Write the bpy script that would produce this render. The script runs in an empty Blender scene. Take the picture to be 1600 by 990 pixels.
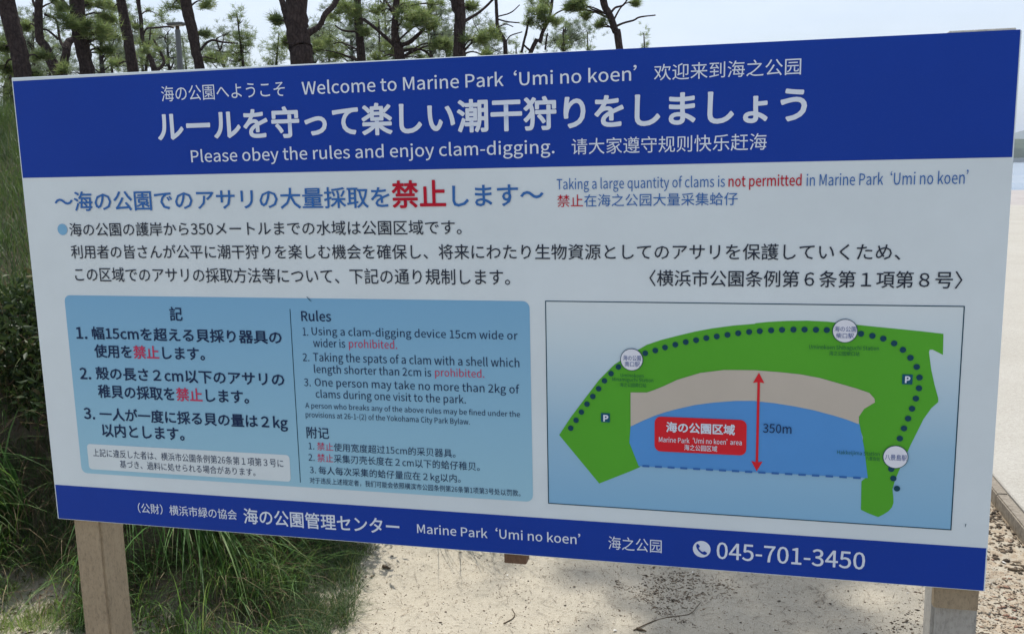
import bpy, math, random
import numpy as np
from mathutils import Vector, Matrix

scene = bpy.context.scene
COL = scene.collection
R = math.radians

# ---------------------------------------------------------------- camera
CAM = np.array([1.8216, -2.0764, 1.5416])
ROWS = np.array([[0.97335498, 0.22836653, -0.02070786],      # right
                 [-0.01650586, 0.15985175, 0.98700303],      # up
                 [-0.22870865, 0.96036251, -0.15936188]])    # forward
FPX = 1417.14
cd = bpy.data.cameras.new('camera')
cd.sensor_width = 36.0
cd.lens = 36.0 * FPX / 1600.0
cd.clip_start = 0.05
cd.clip_end = 20000
cam = bpy.data.objects.new('camera', cd)
COL.objects.link(cam)
rt, up, fw = ROWS
cam.matrix_world = Matrix(((rt[0], up[0], -fw[0], CAM[0]), (rt[1], up[1], -fw[1], CAM[1]),
                           (rt[2], up[2], -fw[2], CAM[2]), (0, 0, 0, 1)))
scene.camera = cam

# ---------------------------------------------------------------- sky, sun, exposure
SUN_EL, SUN_AZ = R(59), math.atan2(-0.355, 0.935)      # azimuth from +Y towards +X
world = bpy.data.worlds.new('World')
scene.world = world
world.use_nodes = True
wn, wl = world.node_tree.nodes, world.node_tree.links
bg = wn['Background']
sky = wn.new('ShaderNodeTexSky')
sky.sky_type = 'NISHITA'
sky.sun_disc = False
sky.sun_elevation = SUN_EL
sky.sun_rotation = SUN_AZ
sky.air_density = 1.0
sky.dust_density = 2.2
sky.ozone_density = 1.0
tc = wn.new('ShaderNodeTexCoord')
mp = wn.new('ShaderNodeMapping'); mp.inputs['Scale'].default_value = (1.0, 1.0, 2.6)
nz = wn.new('ShaderNodeTexNoise'); nz.inputs['Scale'].default_value = 2.3; nz.inputs['Detail'].default_value = 7; nz.inputs['Roughness'].default_value = .55
cr = wn.new('ShaderNodeValToRGB')
cr.color_ramp.elements[0].position = .36; cr.color_ramp.elements[0].color = (.12, .12, .12, 1)
cr.color_ramp.elements[1].position = .66; cr.color_ramp.elements[1].color = (.8, .8, .8, 1)
mx = wn.new('ShaderNodeMix'); mx.data_type = 'RGBA'
wl.new(tc.outputs['Generated'], mp.inputs['Vector']); wl.new(mp.outputs['Vector'], nz.inputs['Vector'])
wl.new(nz.outputs['Fac'], cr.inputs['Fac']); wl.new(cr.outputs['Color'], mx.inputs[0])
wl.new(sky.outputs['Color'], mx.inputs[6])
mx.inputs[7].default_value = (7.0, 7.6, 8.7, 1)        # thin bright cloud
wl.new(mx.outputs[2], bg.inputs['Color'])
bg.inputs['Strength'].default_value = 0.10
sd = bpy.data.lights.new('sun', 'SUN')
sd.energy = 3.6; sd.angle = R(0.6); sd.color = (1.0, .955, .88)
sun = bpy.data.objects.new('sun', sd)
COL.objects.link(sun)
SUN = Vector((math.sin(SUN_AZ) * math.cos(SUN_EL), math.cos(SUN_AZ) * math.cos(SUN_EL), math.sin(SUN_EL)))
sun.rotation_euler = SUN.to_track_quat('Z', 'Y').to_euler()
scene.view_settings.view_transform = 'Standard'
scene.view_settings.look = 'None'
scene.view_settings.gamma = 1
scene.view_settings.exposure = 0.50

# ---------------------------------------------------------------- helpers
def at(x, y, D):
    """point of the place that lies D metres ahead of the lens, at photograph pixel x, y"""
    return CAM + D * (fw + rt * (x - 800) / FPX + up * (495 - y) / FPX)

def mesh_obj(name, verts, faces, mat, parent=None, smooth=False):
    me = bpy.data.meshes.new(name)
    me.from_pydata([tuple(v) for v in verts], [], [tuple(f) for f in faces])
    me.validate(); me.update()
    return link(name, me, mat, parent, smooth)

def link(name, me, mat, parent=None, smooth=False):
    if mat is not None: me.materials.append(mat)
    if smooth: me.polygons.foreach_set('use_smooth', [True] * len(me.polygons))
    o = bpy.data.objects.new(name, me)
    COL.objects.link(o)
    if parent is not None: o.parent = parent
    return o

def np_mesh(name, V, F, mat, parent=None, smooth=False):
    """V (n,3), F (m,k) one face size"""
    me = bpy.data.meshes.new(name)
    k = F.shape[1]
    me.vertices.add(len(V)); me.vertices.foreach_set('co', np.ascontiguousarray(V, dtype=np.float32).ravel())
    me.loops.add(F.size); me.loops.foreach_set('vertex_index', np.ascontiguousarray(F, dtype=np.int32).ravel())
    me.polygons.add(len(F))
    me.polygons.foreach_set('loop_start', np.arange(0, F.size, k, dtype=np.int32))
    me.polygons.foreach_set('loop_total', np.full(len(F), k, dtype=np.int32))
    me.update(calc_edges=True)
    return link(name, me, mat, parent, smooth)

def empty(name, loc):
    o = bpy.data.objects.new(name, None)
    o.location = loc; o.empty_display_size = .1
    COL.objects.link(o)
    return o

def thing(name, loc, label, cat, group=None):
    return tag(empty(name, loc), label, cat, group)

def tag(o, label=None, cat=None, group=None, kind=None):
    if label: o['label'] = label
    if cat: o['category'] = cat
    if group: o['group'] = group
    if kind: o['kind'] = kind
    return o

def box(lo, hi, b=0.0, seg=1, rot=None):
    """verts, faces of a box with chamfered edges"""
    import bmesh
    bm = bmesh.new()
    bmesh.ops.create_cube(bm, size=1)
    for v in bm.verts:
        v.co = Vector([(lo[i] + hi[i]) / 2 + v.co[i] * (hi[i] - lo[i]) for i in range(3)])
    if b > 0: bmesh.ops.bevel(bm, geom=bm.edges[:], offset=b, segments=seg, affect='EDGES')
    bm.verts.index_update()
    V = [tuple(v.co) for v in bm.verts]; F = [[v.index for v in f.verts] for f in bm.faces]
    bm.free()
    return V, F

def tube_arrays(P, rad, n=8, wob=0.0, rng=None):
    P = np.asarray(P, float); rad = np.asarray(rad, float)
    T = np.gradient(P, axis=0); T /= np.linalg.norm(T, axis=1)[:, None] + 1e-9
    ref = np.array([0.31, .17, .93]) if abs(T[0, 2]) < .9 else np.array([1., .2, 0])
    A = np.cross(T, ref); A /= np.linalg.norm(A, axis=1)[:, None] + 1e-9
    B = np.cross(T, A)
    ang = np.linspace(0, 2 * np.pi, n, endpoint=False)
    rr = rad[:, None] * np.ones((1, n))
    if wob and rng is not None: rr = rr * (1 + wob * rng.standard_normal((len(P), n)))
    V = P[:, None, :] + rr[:, :, None] * (A[:, None, :] * np.cos(ang)[None, :, None] + B[:, None, :] * np.sin(ang)[None, :, None])
    V = V.reshape(-1, 3)
    i = np.arange(len(P) - 1)[:, None] * n; j = np.arange(n)[None, :]; j2 = (j + 1) % n
    F = np.stack([i + j, i + j2, i + n + j2, i + n + j], -1).reshape(-1, 4)
    return V, F

def join_arrays(parts):
    Vs, Fs, o = [], [], 0
    for V, F in parts:
        Vs.append(V); Fs.append(F + o); o += len(V)
    return np.concatenate(Vs), np.concatenate(Fs)

def spline(pts, n):
    """smooth resample of a polyline, any number of columns"""
    P = np.asarray(pts, float)
    if len(P) < 3:
        t = np.linspace(0, 1, n)[:, None]; return P[0] * (1 - t) + P[-1] * t
    P2 = np.vstack([2 * P[0] - P[1], P, 2 * P[-1] - P[-2]])
    out = []
    for s in np.linspace(0, len(P) - 1 - 1e-6, n):
        k = int(s); t = s - k
        a, b, c, d = P2[k], P2[k + 1], P2[k + 2], P2[k + 3]
        out.append(.5 * ((2 * b) + (c - a) * t + (2 * a - 5 * b + 4 * c - d) * t * t + (3 * b - 3 * c + d - a) * t ** 3))
    return np.array(out)

_rs = np.random.RandomState(5)
_lat = _rs.rand(256, 256)
def vnoise(x, y):
    xi = np.floor(x).astype(int); yi = np.floor(y).astype(int)
    fx = x - xi; fy = y - yi
    fx = fx * fx * (3 - 2 * fx); fy = fy * fy * (3 - 2 * fy)
    g = lambda a, b: _lat[a % 256, b % 256]
    return (g(xi, yi) * (1 - fx) + g(xi + 1, yi) * fx) * (1 - fy) + (g(xi, yi + 1) * (1 - fx) + g(xi + 1, yi + 1) * fx) * fy - .5
def fbm(x, y, o=4):
    s = 0; a = 1.0
    for k in range(o):
        s = s + a * vnoise(x * 2 ** k + 17.3 * k, y * 2 ** k + 5.1 * k); a *= .5
    return s
def sstep(a, b, x):
    t = np.clip((x - a) / (b - a), 0, 1); return t * t * (3 - 2 * t)

# ---------------------------------------------------------------- materials
def mat(name, col=(.5, .5, .5), rough=.6, spec=.5, metal=0.0):
    m = bpy.data.materials.new(name); m.use_nodes = True
    b = m.node_tree.nodes['Principled BSDF']
    b.inputs['Base Color'].default_value = (*col, 1)
    b.inputs['Roughness'].default_value = rough
    b.inputs['Specular IOR Level'].default_value = spec
    b.inputs['Metallic'].default_value = metal
    return m
def N(m, t, **kw):
    n = m.node_tree.nodes.new(t)
    for k, v in kw.items():
        if k in n.inputs: n.inputs[k].default_value = v
        else: setattr(n, k, v)
    return n
def L(m, a, b): m.node_tree.links.new(a, b)
def bsdf(m): return m.node_tree.nodes['Principled BSDF']
def ramp(m, fac, stops):
    n = N(m, 'ShaderNodeValToRGB')
    e = n.color_ramp.elements
    while len(e) < len(stops): e.new(.5)
    for el, (p, c) in zip(e, stops):
        el.position = p; el.color = (*c, 1)
    L(m, fac, n.inputs['Fac'])
    return n.outputs['Color']
def noise_tex(m, scale, detail=5, rough=.6, coord='Object', stretch=None, dist=0):
    t = N(m, 'ShaderNodeTexCoord'); n = N(m, 'ShaderNodeTexNoise')
    n.inputs['Scale'].default_value = scale; n.inputs['Detail'].default_value = detail; n.inputs['Roughness'].default_value = rough
    n.inputs['Distortion'].default_value = dist
    if stretch:
        mpn = N(m, 'ShaderNodeMapping'); mpn.inputs['Scale'].default_value = stretch
        L(m, t.outputs[coord], mpn.inputs['Vector']); L(m, mpn.outputs['Vector'], n.inputs['Vector'])
    else: L(m, t.outputs[coord], n.inputs['Vector'])
    return n.outputs['Fac']
def bump(m, h, strength=.3, dist=.01):
    b = N(m, 'ShaderNodeBump'); b.inputs['Strength'].default_value = strength; b.inputs['Distance'].default_value = dist
    L(m, h, b.inputs['Height']); L(m, b.outputs['Normal'], bsdf(m).inputs['Normal'])
    return b
def mixc(m, fac, a, b, mode='MIX'):
    n = N(m, 'ShaderNodeMix'); n.data_type = 'RGBA'; n.blend_type = mode
    for s, v in ((0, fac), (6, a), (7, b)):
        s = n.inputs[s]
        if hasattr(v, 'is_output'): L(m, v, s)
        elif isinstance(v, (int, float)): s.default_value = v
        else: s.default_value = (*v, 1)
    return n.outputs[2]

# ---------------------------------------------------------------- what is printed on the board (metres from its top left corner)
TEXTS = [
('top', '海の公園へようこそ', '海園', 'w', 0.0, 0.4346, 0.7731, -0.0324, -0.0704, None),
('top', 'Welcome to Marine Park', 'k', 'w', 0.008, 0.8179, 1.3193, -0.0353, -0.0677, None),
('top', '‘Umi no koen’', 'k', 'w', 0.008, 1.3433, 1.6225, -0.0363, -0.068, None),
('top', '欢迎来到海之公园', '欢迎到海', 'w', 0.0, 1.6604, 1.97, -0.0353, -0.0703, None),
('top', 'ルールを守って楽しい潮干狩りをしましょう', '守潮狩', 'w', 0.028, 0.4156, 1.9843, -0.0938, -0.169, None),
('top', 'Please obey the rules and enjoy clam-digging.', 'l', 'w', 0.006, 0.5049, 1.4357, -0.1899, -0.2219, None),
('top', '请大家遵守规则快乐赶海', '请遵规', 'w', 0.0, 1.4753, 1.9032, -0.19, -0.226, None),
('mid', '〜海の公園でのアサリの大量採取を', '海採取', 'b', 0.012, 0.0915, 1.0308, -0.2898, -0.341, None),
('mid', '禁止', '禁', 'r', 0.021, 1.0366, 1.1727, -0.277, -0.3424, None),
('mid', 'します〜', 'しま', 'b', 0.014, 1.1884, 1.4085, -0.2908, -0.3404, None),
('mid', 'Taking a large quantity of clams is', 'l', 'b', 0, 1.4396, 1.8164, -0.2786, -0.304, None),
('mid', 'not permitted', 'd', 'r', 0.01, 1.824, 1.9778, -0.2785, -0.3041, None),
('mid', 'in Marine Park', 'k', 'b', 0, 1.9882, 2.1435, -0.2785, -0.305, None),
('mid', '‘Umi no koen’', 'k', 'b', 0, 2.1575, 2.3092, -0.2781, -0.3056, None),
('mid', '禁止在海之公园大量采集蛤仔', '禁海量集', 'b', 0, 1.4406, 1.8444, -0.3161, -0.3444, (0, 2)),
('mid', '海の公園の護岸から350メートルまでの水域は公園区域です。', '海園護岸水域', 'k', 0.004, 0.1284, 1.209, -0.3713, -0.4067, None),
('mid', '利用者の皆さんが公平に潮干狩りを楽しむ機会を確保し、将来にわたり生物資源としてのアサリを保護していくため、', '利用潮機保護', 'k', 0.004, 0.1266, 2.1846, -0.4294, -0.4658, None),
('mid', 'この区域でのアサリの採取方法等について、下記の通り規制します。', '区域採取規制', 'k', 0.004, 0.1319, 1.3245, -0.4886, -0.5269, None),
('mid', '〈横浜市公園条例第６条第１項第８号〉', '横浜園項例', 'k', 0.006, 1.6516, 2.3097, -0.4888, -0.5257, None),
('rule', '記', '記', 'n', 0.015, 0.407, 0.4445, -0.5909, -0.6282, None),
('rule', '1.', '1', 'n', 0.02, 0.1177, 0.1518, -0.6503, -0.682, None),
('rule', '幅15cmを超える貝採り器具の', '幅超貝採器', 'n', 0.02, 0.1667, 0.7238, -0.6482, -0.6832, None),
('rule', '使用を禁止します。', '使用', 'n', 0.02, 0.1691, 0.5011, -0.6964, -0.7324, (3, 5)),
('rule', '2.', '2', 'n', 0.02, 0.1168, 0.1513, -0.7618, -0.7936, None),
('rule', '殻の長さ２cm以下のアサリの', '殻長以', 'n', 0.02, 0.1672, 0.7239, -0.7577, -0.7936, None),
('rule', '稚貝の採取を禁止します。', '稚採取', 'n', 0.02, 0.1685, 0.6199, -0.8071, -0.8437, (6, 8)),
('rule', '3.', '3', 'n', 0.02, 0.1168, 0.1516, -0.8735, -0.9056, None),
('rule', '一人が一度に採る貝の量は２kg', '度採量', 'n', 0.02, 0.1664, 0.7261, -0.8714, -0.907, None),
('rule', '以内とします。', '以内', 'n', 0.02, 0.1689, 0.422, -0.9157, -0.9533, None),
('rule', '上記に違反した者は、横浜市公園条例第26条第１項第３号に', '違横例', 'n', 0, 0.1339, 0.7061, -0.9884, -1.011, None),
('rule', '基づき、過料に処せられる場合があります。', '基料場', 'n', 0, 0.2157, 0.6238, -1.0176, -1.0393, None),
('rule', 'Rules', 'l', 'n', 0.012, 0.7813, 0.8622, -0.5946, -0.6221, None),
('rule', '1.', '1', 'n', 0, 0.7832, 0.7975, -0.6388, -0.6592, None),
('rule', 'Using a clam-digging device 15cm wide or', 'l', 'n', 0, 0.8074, 1.3403, -0.6361, -0.6575, None),
('rule', 'wider is', 'd', 'n', 0, 0.81, 0.8964, -0.6659, -0.688, None),
('rule', 'prohibited.', 'h', 'r2', 0, 0.9067, 1.0342, -0.6656, -0.6876, None),
('rule', '2.', '2', 'n', 0, 0.779, 0.797, -0.705, -0.7251, None),
('rule', 'Taking the spats of a clam with a shell which', 'h', 'n', 0, 0.8077, 1.3431, -0.7017, -0.7246, None),
('rule', 'length shorter than 2cm is', 'h', 'n', 0, 0.8081, 1.1203, -0.733, -0.7549, None),
('rule', 'prohibited.', 'h', 'r2', 0, 1.1302, 1.2555, -0.7324, -0.7533, None),
('rule', '3.', '3', 'n', 0, 0.7785, 0.7966, -0.77, -0.7904, None),
('rule', 'One person may take no more than 2kg of', 'k', 'n', 0, 0.8077, 1.3418, -0.7672, -0.7894, None),
('rule', 'clams during one visit to the park.', 'l', 'n', 0, 0.8086, 1.2068, -0.7977, -0.8195, None),
('rule', 'A person who breaks any of the above rules may be fined under the', 'h', 'n', 0, 0.7782, 1.3423, -0.8329, -0.8478, None),
('rule', 'provisions at 26-1-(2) of the Yokohama City Park Bylaw.', 'h', 'n', 0, 0.7776, 1.2157, -0.8568, -0.8722, None),
('rule', '附记', '附', 'n', 0.01, 0.7771, 0.8397, -0.8969, -0.9276, None),
('rule', '1. 禁止使用宽度超过15cm的采贝器具。', '禁使超', 'n', 0, 0.7807, 1.1761, -0.9372, -0.9588, (3, 5)),
('rule', '2. 禁止采集刃壳长度在２cm以下的蛤仔稚贝。', '禁集蛤稚', 'n', 0, 0.7787, 1.2375, -0.9675, -0.9897, (3, 5)),
('rule', '3. 每人每次采集的蛤仔量应在２kg以内。', '每集蛤量', 'n', 0, 0.7801, 1.1874, -1.0013, -1.023, None),
('rule', '对于违反上述规定者，我们可能会依照横滨市公园条例第26条第1项第3号处以罚款。', '违横例', 'n', 0, 0.7783, 1.3396, -1.0324, -1.0488, None),
('map', '350m', '3', 'n', 0.006, 1.9096, 1.9718, -0.8374, -0.8588, None),
('map', '海の公園区域', '海園', 'w', 0.03, 1.6919, 1.8479, -0.8429, -0.8678, None),
('map', 'Marine Park', 'k', 'w', 0.01, 1.6755, 1.7458, -0.8792, -0.8922, None),
('map', '‘Umi no koen’', 'k', 'w', 0.01, 1.7532, 1.8314, -0.8783, -0.8913, None),
('map', 'area', 'l', 'w', 0.01, 1.8378, 1.8636, -0.8777, -0.8908, None),
('map', '海之公园区域', '海', 'w', 0.01, 1.7336, 1.8089, -0.8953, -0.9092, None),
('map', '海の公園', '海', 'm', 0, 1.5921, 1.6334, -0.6876, -0.7001, None),
('map', '南口駅', '駅', 'm', 0, 1.5958, 1.6307, -0.7028, -0.7144, None),
('map', 'Uminokoen', 'k', 'g', 0, 1.5861, 1.6397, -0.7311, -0.7395, None),
('map', 'Minamiguchi Station', 'h', 'g', 0, 1.5665, 1.6618, -0.7407, -0.7499, None),
('map', '海之公园南口站', '海', 'g', 0, 1.5845, 1.6456, -0.7532, -0.763, None),
('map', '海の公園', '海', 'm', 0, 2.0558, 2.1013, -0.6102, -0.6223, None),
('map', '柴口駅', '駅', 'm', 0, 2.0598, 2.0966, -0.6257, -0.6372, None),
('map', 'Uminokoen Shibaguchi Station', 'h', 'g', 0, 2.0041, 2.1496, -0.6528, -0.6625, None),
('map', '海之公园柴口站', '海', 'g', 0, 2.0469, 2.11, -0.6662, -0.676, None),
('map', '八景島駅', '景', 'm', 0, 2.1717, 2.2175, -0.8961, -0.9091, None),
('map', 'Hakkeijima Station', 'k', 'g', 0, 2.0711, 2.1607, -0.8913, -0.9008, None),
('map', '八景岛站', '景', 'g', 0, 2.1317, 2.1612, -0.9035, -0.9124, None),
('map', 'P', 'P', 'w', 0.05, 1.545, 1.5571, -0.8326, -0.8482, None),
('map', 'P', 'P', 'w', 0.05, 2.2053, 2.216, -0.7179, -0.7327, None),
('bot', '（公財）横浜市緑の協会', '横浜協', 'w', 0.006, 0.2598, 0.5604, -1.1364, -1.1647, None),
('bot', '海の公園管理センター', '海園管', 'w', 0.014, 0.5803, 1.0201, -1.1293, -1.173, None),
('bot', 'Marine Park', 'k', 'w', 0.008, 1.0677, 1.253, -1.1375, -1.1633, None),
('bot', '‘Umi no koen’', 'k', 'w', 0.008, 1.2737, 1.4871, -1.1355, -1.1615, None),
('bot', '海之公园', '海园', 'w', 0, 1.5555, 1.6832, -1.1343, -1.1681, None),
('bot', '045-701-3450', '0', 'w', 0.011, 1.8113, 2.1405, -1.13, -1.1715, None),
]
LAND = [(1.4378, -0.888), (1.4649, -0.8452), (1.499, -0.7981), (1.5353, -0.7488), (1.5711, -0.7113), (1.6091, -0.6853), (1.6467, -0.6624), (1.6786, -0.6507), (1.7155, -0.6401), (1.7546, -0.6295), (1.7934, -0.6212), (1.8394, -0.6139), (1.8876, -0.6088), (1.8878, -0.6076), (1.9157, -0.6041), (1.9572, -0.6011), (1.9983, -0.5998), (2.0419, -0.6013), (2.0797, -0.6052), (2.1332, -0.61), (2.1861, -0.6146), (2.2332, -0.6188), (2.2783, -0.6235), (2.2797, -0.6694), (2.2653, -0.6618), (2.2585, -0.6585), (2.2528, -0.6587), (2.2515, -0.6644), (2.2581, -0.7031), (2.2658, -0.7344), (2.2752, -0.7658), (2.2756, -0.7739), (2.2622, -0.7883), (2.2477, -0.8134), (2.236, -0.8432), (2.2241, -0.8733), (2.2138, -0.9034), (2.2028, -0.9339), (2.1957, -0.9553), (2.1913, -0.9766), (2.1937, -0.9946), (2.1948, -1.0078), (2.192, -1.0189), (2.1854, -1.0285), (2.1749, -1.0371), (2.1642, -1.044), (2.1448, -1.0374), (2.1269, -1.0294), (2.1255, -0.9625), (2.1349, -0.9529), (2.1315, -0.9199), (2.1239, -0.8933), (2.1248, -0.8604), (2.1182, -0.8428), (2.1123, -0.83), (2.1089, -0.8135), (2.1128, -0.8015), (2.1217, -0.7923), (2.1349, -0.7853), (2.1442, -0.7772), (2.1385, -0.7681), (2.1312, -0.7607), (2.1066, -0.7516), (2.0683, -0.7406), (2.0297, -0.7307), (1.9882, -0.7238), (1.9464, -0.7203), (1.9155, -0.7183), (1.8901, -0.7173), (1.8464, -0.7179), (1.8207, -0.7187), (1.7948, -0.7217), (1.7688, -0.7274), (1.7427, -0.7354), (1.7163, -0.7456), (1.6845, -0.7616), (1.6632, -0.7712), (1.647, -0.7774), (1.6135, -0.7797), (1.6119, -0.8814), (1.6157, -0.8914), (1.6229, -0.8979), (1.6289, -0.905), (1.6311, -0.9118), (1.6317, -0.9569), (1.6092, -0.9686), (1.534, -1.0037)]
BEACH = [(1.6091, -0.7765), (1.647, -0.7752), (1.6632, -0.769), (1.6845, -0.7594), (1.7163, -0.7428), (1.7688, -0.7247), (1.8206, -0.7165), (1.8464, -0.7158), (1.8901, -0.7149), (1.9463, -0.7179), (1.9881, -0.7214), (2.0296, -0.7283), (2.1065, -0.7493), (2.1338, -0.7583), (2.145, -0.7707), (2.1464, -0.7795), (2.1245, -0.7951), (2.1143, -0.8133), (2.115, -0.8305), (2.0874, -0.8204), (2.0598, -0.8126), (2.0182, -0.8024), (1.9763, -0.7951), (1.9341, -0.7896), (1.8916, -0.7864), (1.8913, -0.7858), (1.8477, -0.7875), (1.7958, -0.7939), (1.7565, -0.801), (1.7169, -0.812), (1.6902, -0.8204), (1.6634, -0.831), (1.6364, -0.844), (1.6092, -0.8588)]
SEA = [(1.6092, -0.8577), (1.6364, -0.8429), (1.6634, -0.8299), (1.6902, -0.8193), (1.7169, -0.8109), (1.7565, -0.7999), (1.7958, -0.7928), (1.8477, -0.7864), (1.8913, -0.7847), (1.8916, -0.7852), (1.9341, -0.7884), (1.9763, -0.7939), (2.0181, -0.8012), (2.0598, -0.8114), (2.0874, -0.8192), (2.1161, -0.8298), (2.1279, -0.8841), (2.1383, -0.9539), (1.6284, -0.9548), (1.6064, -0.8987)]
DOTS = [(1.4663, -0.8693), (1.4795, -0.8492), (1.4926, -0.8286), (1.5061, -0.8087), (1.5202, -0.7894), (1.5341, -0.7702), (1.548, -0.7506), (1.5634, -0.7328), (1.5809, -0.7166), (1.643, -0.6822), (1.666, -0.6751), (1.6882, -0.6674), (1.7114, -0.6603), (1.735, -0.6537), (1.758, -0.6489), (1.7808, -0.6435), (1.804, -0.6392), (1.8275, -0.635), (1.851, -0.6308), (1.8747, -0.6273), (1.8977, -0.6251), (1.9222, -0.6228), (1.9455, -0.6212), (1.9698, -0.6201), (1.9934, -0.6196), (2.0175, -0.6197), (2.0403, -0.6198), (2.1115, -0.6265), (2.1351, -0.6306), (2.1576, -0.6364), (2.1802, -0.6462), (2.1986, -0.6601), (2.2146, -0.6774), (2.2281, -0.6971), (2.2349, -0.7205), (2.235, -0.7442), (2.2298, -0.7675), (2.223, -0.7905), (2.2161, -0.813), (2.2086, -0.8357), (2.2011, -0.859), (2.1866, -0.93), (2.1918, -0.9513), (2.2003, -0.9743)]

# ================================================================ THE SIGN
W_, H_, TOP = 2.390, 1.200, 1.800
def printed(name, col, rough=.33):
    m = mat(name, col, rough, .12)
    f = noise_tex(m, 3.0, 6, .65)
    c = ramp(m, f, [(.3, tuple(v * .94 for v in col)), (.7, tuple(min(1, v * 1.03) for v in col))])
    g = noise_tex(m, 260, 2, .5)
    c2 = mixc(m, g, c, (.42, .40, .36)); 
    n = c2.node; n.inputs[0].default_value = .0
    r = N(m, 'ShaderNodeMapRange'); r.inputs['From Min'].default_value = .62; r.inputs['From Max'].default_value = .78; r.inputs['To Max'].default_value = .035
    L(m, g, r.inputs['Value']); L(m, r.outputs['Result'], n.inputs[0])
    L(m, c2, bsdf(m).inputs['Base Color'])
    h = noise_tex(m, 2.2, 2, .4)
    bump(m, h, .25, .004)
    return m
M_white = printed('panel white', (.625, .705, .76))
M_blue = printed('print royal blue', (.006, .042, .325))
M_lblue = printed('print light blue', (.215, .43, .62))
M_wbox = printed('print pale box', (.61, .69, .74))
M_green = printed('print map green', (.085, .37, .030))
M_beach = printed('print map beach', (.50, .455, .40))
M_sea = printed('print map sea', (.085, .285, .66))
M_dot = printed('print dark teal', (.006, .055, .095))
M_park = printed('print parking teal', (.008, .09, .16))
M_red = printed('print sign red', (.62, .018, .03))
M_mark = printed('print marker white', (.70, .73, .82))
TX = {'w': printed('ink white', (.64, .71, .83)), 'b': printed('ink blue', (.035, .14, .42)), 'r': printed('ink red', (.46, .008, .03)),
      'k': printed('ink black', (.022, .03, .05)), 'n': printed('ink navy', (.010, .028, .085)), 'r2': printed('ink rose', (.50, .05, .12)),
      'm': printed('ink marker blue', (.08, .12, .32)), 'g': printed('ink dark green', (.012, .11, .06))}
M_map = printed('print map ground', (.5, .6, .66))
# the map's printed ground runs from near white down to blue
t = N(M_map, 'ShaderNodeTexCoord'); sx = N(M_map, 'ShaderNodeSeparateXYZ'); L(M_map, t.outputs['Object'], sx.inputs['Vector'])
mr = N(M_map, 'ShaderNodeMapRange'); L(M_map, sx.outputs['Z'], mr.inputs['Value'])
mr.inputs['From Min'].default_value = TOP - 1.06; mr.inputs['From Max'].default_value = TOP - .56
L(M_map, ramp(M_map, mr.outputs['Result'], [(0, (.22, .44, .66)), (.35, (.29, .49, .67)), (.8, (.54, .66, .74)), (1, (.62, .70, .75))]), bsdf(M_map).inputs['Base Color'])
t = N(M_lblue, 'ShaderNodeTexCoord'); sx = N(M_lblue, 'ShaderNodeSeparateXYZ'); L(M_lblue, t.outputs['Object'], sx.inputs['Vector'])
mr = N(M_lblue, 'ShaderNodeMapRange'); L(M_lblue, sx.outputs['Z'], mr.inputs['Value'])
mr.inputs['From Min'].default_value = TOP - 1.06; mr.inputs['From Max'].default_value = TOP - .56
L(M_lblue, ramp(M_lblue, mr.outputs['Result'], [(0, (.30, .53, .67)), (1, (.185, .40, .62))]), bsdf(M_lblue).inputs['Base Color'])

def wood(name, col, dark):
    m = mat(name, col, .8, .25)
    f = noise_tex(m, 9, 8, .7, stretch=(9, 9, .9), dist=.6)
    g = noise_tex(m, 5, 5, .7)
    c = ramp(m, f, [(.3, dark), (.7, col)])
    c = mixc(m, .5, c, ramp(m, g, [(.35, tuple(v * .72 for v in col)), (.65, tuple(v * 1.15 for v in col))]))
    k = noise_tex(m, 120, 4, .8, stretch=(1, 1, .5))
    c = mixc(m, .22, c, ramp(m, k, [(.38, tuple(v * .35 for v in dark)), (.5, col), (.7, tuple(v * 1.25 for v in col))]))
    L(m, c, bsdf(m).inputs['Base Color']); bump(m, k, .6, .004)
    return m
M_post = wood('weathered post wood', (.36, .29, .20), (.19, .145, .095))
M_post2 = wood('grey post wood', (.42, .41, .38), (.27, .25, .225))
M_batten = wood('brown batten wood', (.17, .10, .065), (.07, .04, .028))
M_alu = mat('bare sheet edge', (.62, .64, .66), .45, .5, .3)
M_bolt = mat('bolt steel', (.4, .4, .4), .4, .5, .9)

sign = thing('information_board', (1.195, 0, 0), 'large blue and white park information board with a map, standing on two wooden posts', 'sign')
def part(name, V, F, m, parent=sign, smooth=False):
    off = Vector((1.195, 0, 0)) if parent is not None else Vector((0, 0, 0))
    o = mesh_obj(name, V, F, m, parent, smooth)
    o.matrix_parent_inverse = Matrix.Translation(-off) if parent is sign else Matrix.Identity(4)
    return o
def S(u, v, lay): return (u, -.0006 * lay, TOP + v)          # u right, v up from the top edge, lay = print layer
def poly(name, pts, m, lay, parent=sign):
    """flat print, triangulated by ear clipping"""
    from mathutils.geometry import tessellate_polygon
    V = [S(u, v, lay) for u, v in pts]
    T = tessellate_polygon([[Vector((u, v, 0)) for u, v in pts]])
    o = part(name, V, [tuple(t) for t in T], m, parent)
    for p in o.data.polygons:
        if p.normal.y > 0: p.flip()
    return o
def rrect(u0, v0, u1, v1, r, n=5):
    out = []
    for cx, cy, a0 in ((u1 - r, v1 - r, 0), (u0 + r, v1 - r, 90), (u0 + r, v0 + r, 180), (u1 - r, v0 + r, 270)):
        for k in range(n + 1):
            a = R(a0 + 90 * k / n); out.append((cx + r * math.cos(a), cy + r * math.sin(a)))
    return out
def disc(u, v, r, n=18): return [(u + r * math.cos(2 * math.pi * k / n), v + r * math.sin(2 * math.pi * k / n)) for k in range(n)]

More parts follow.
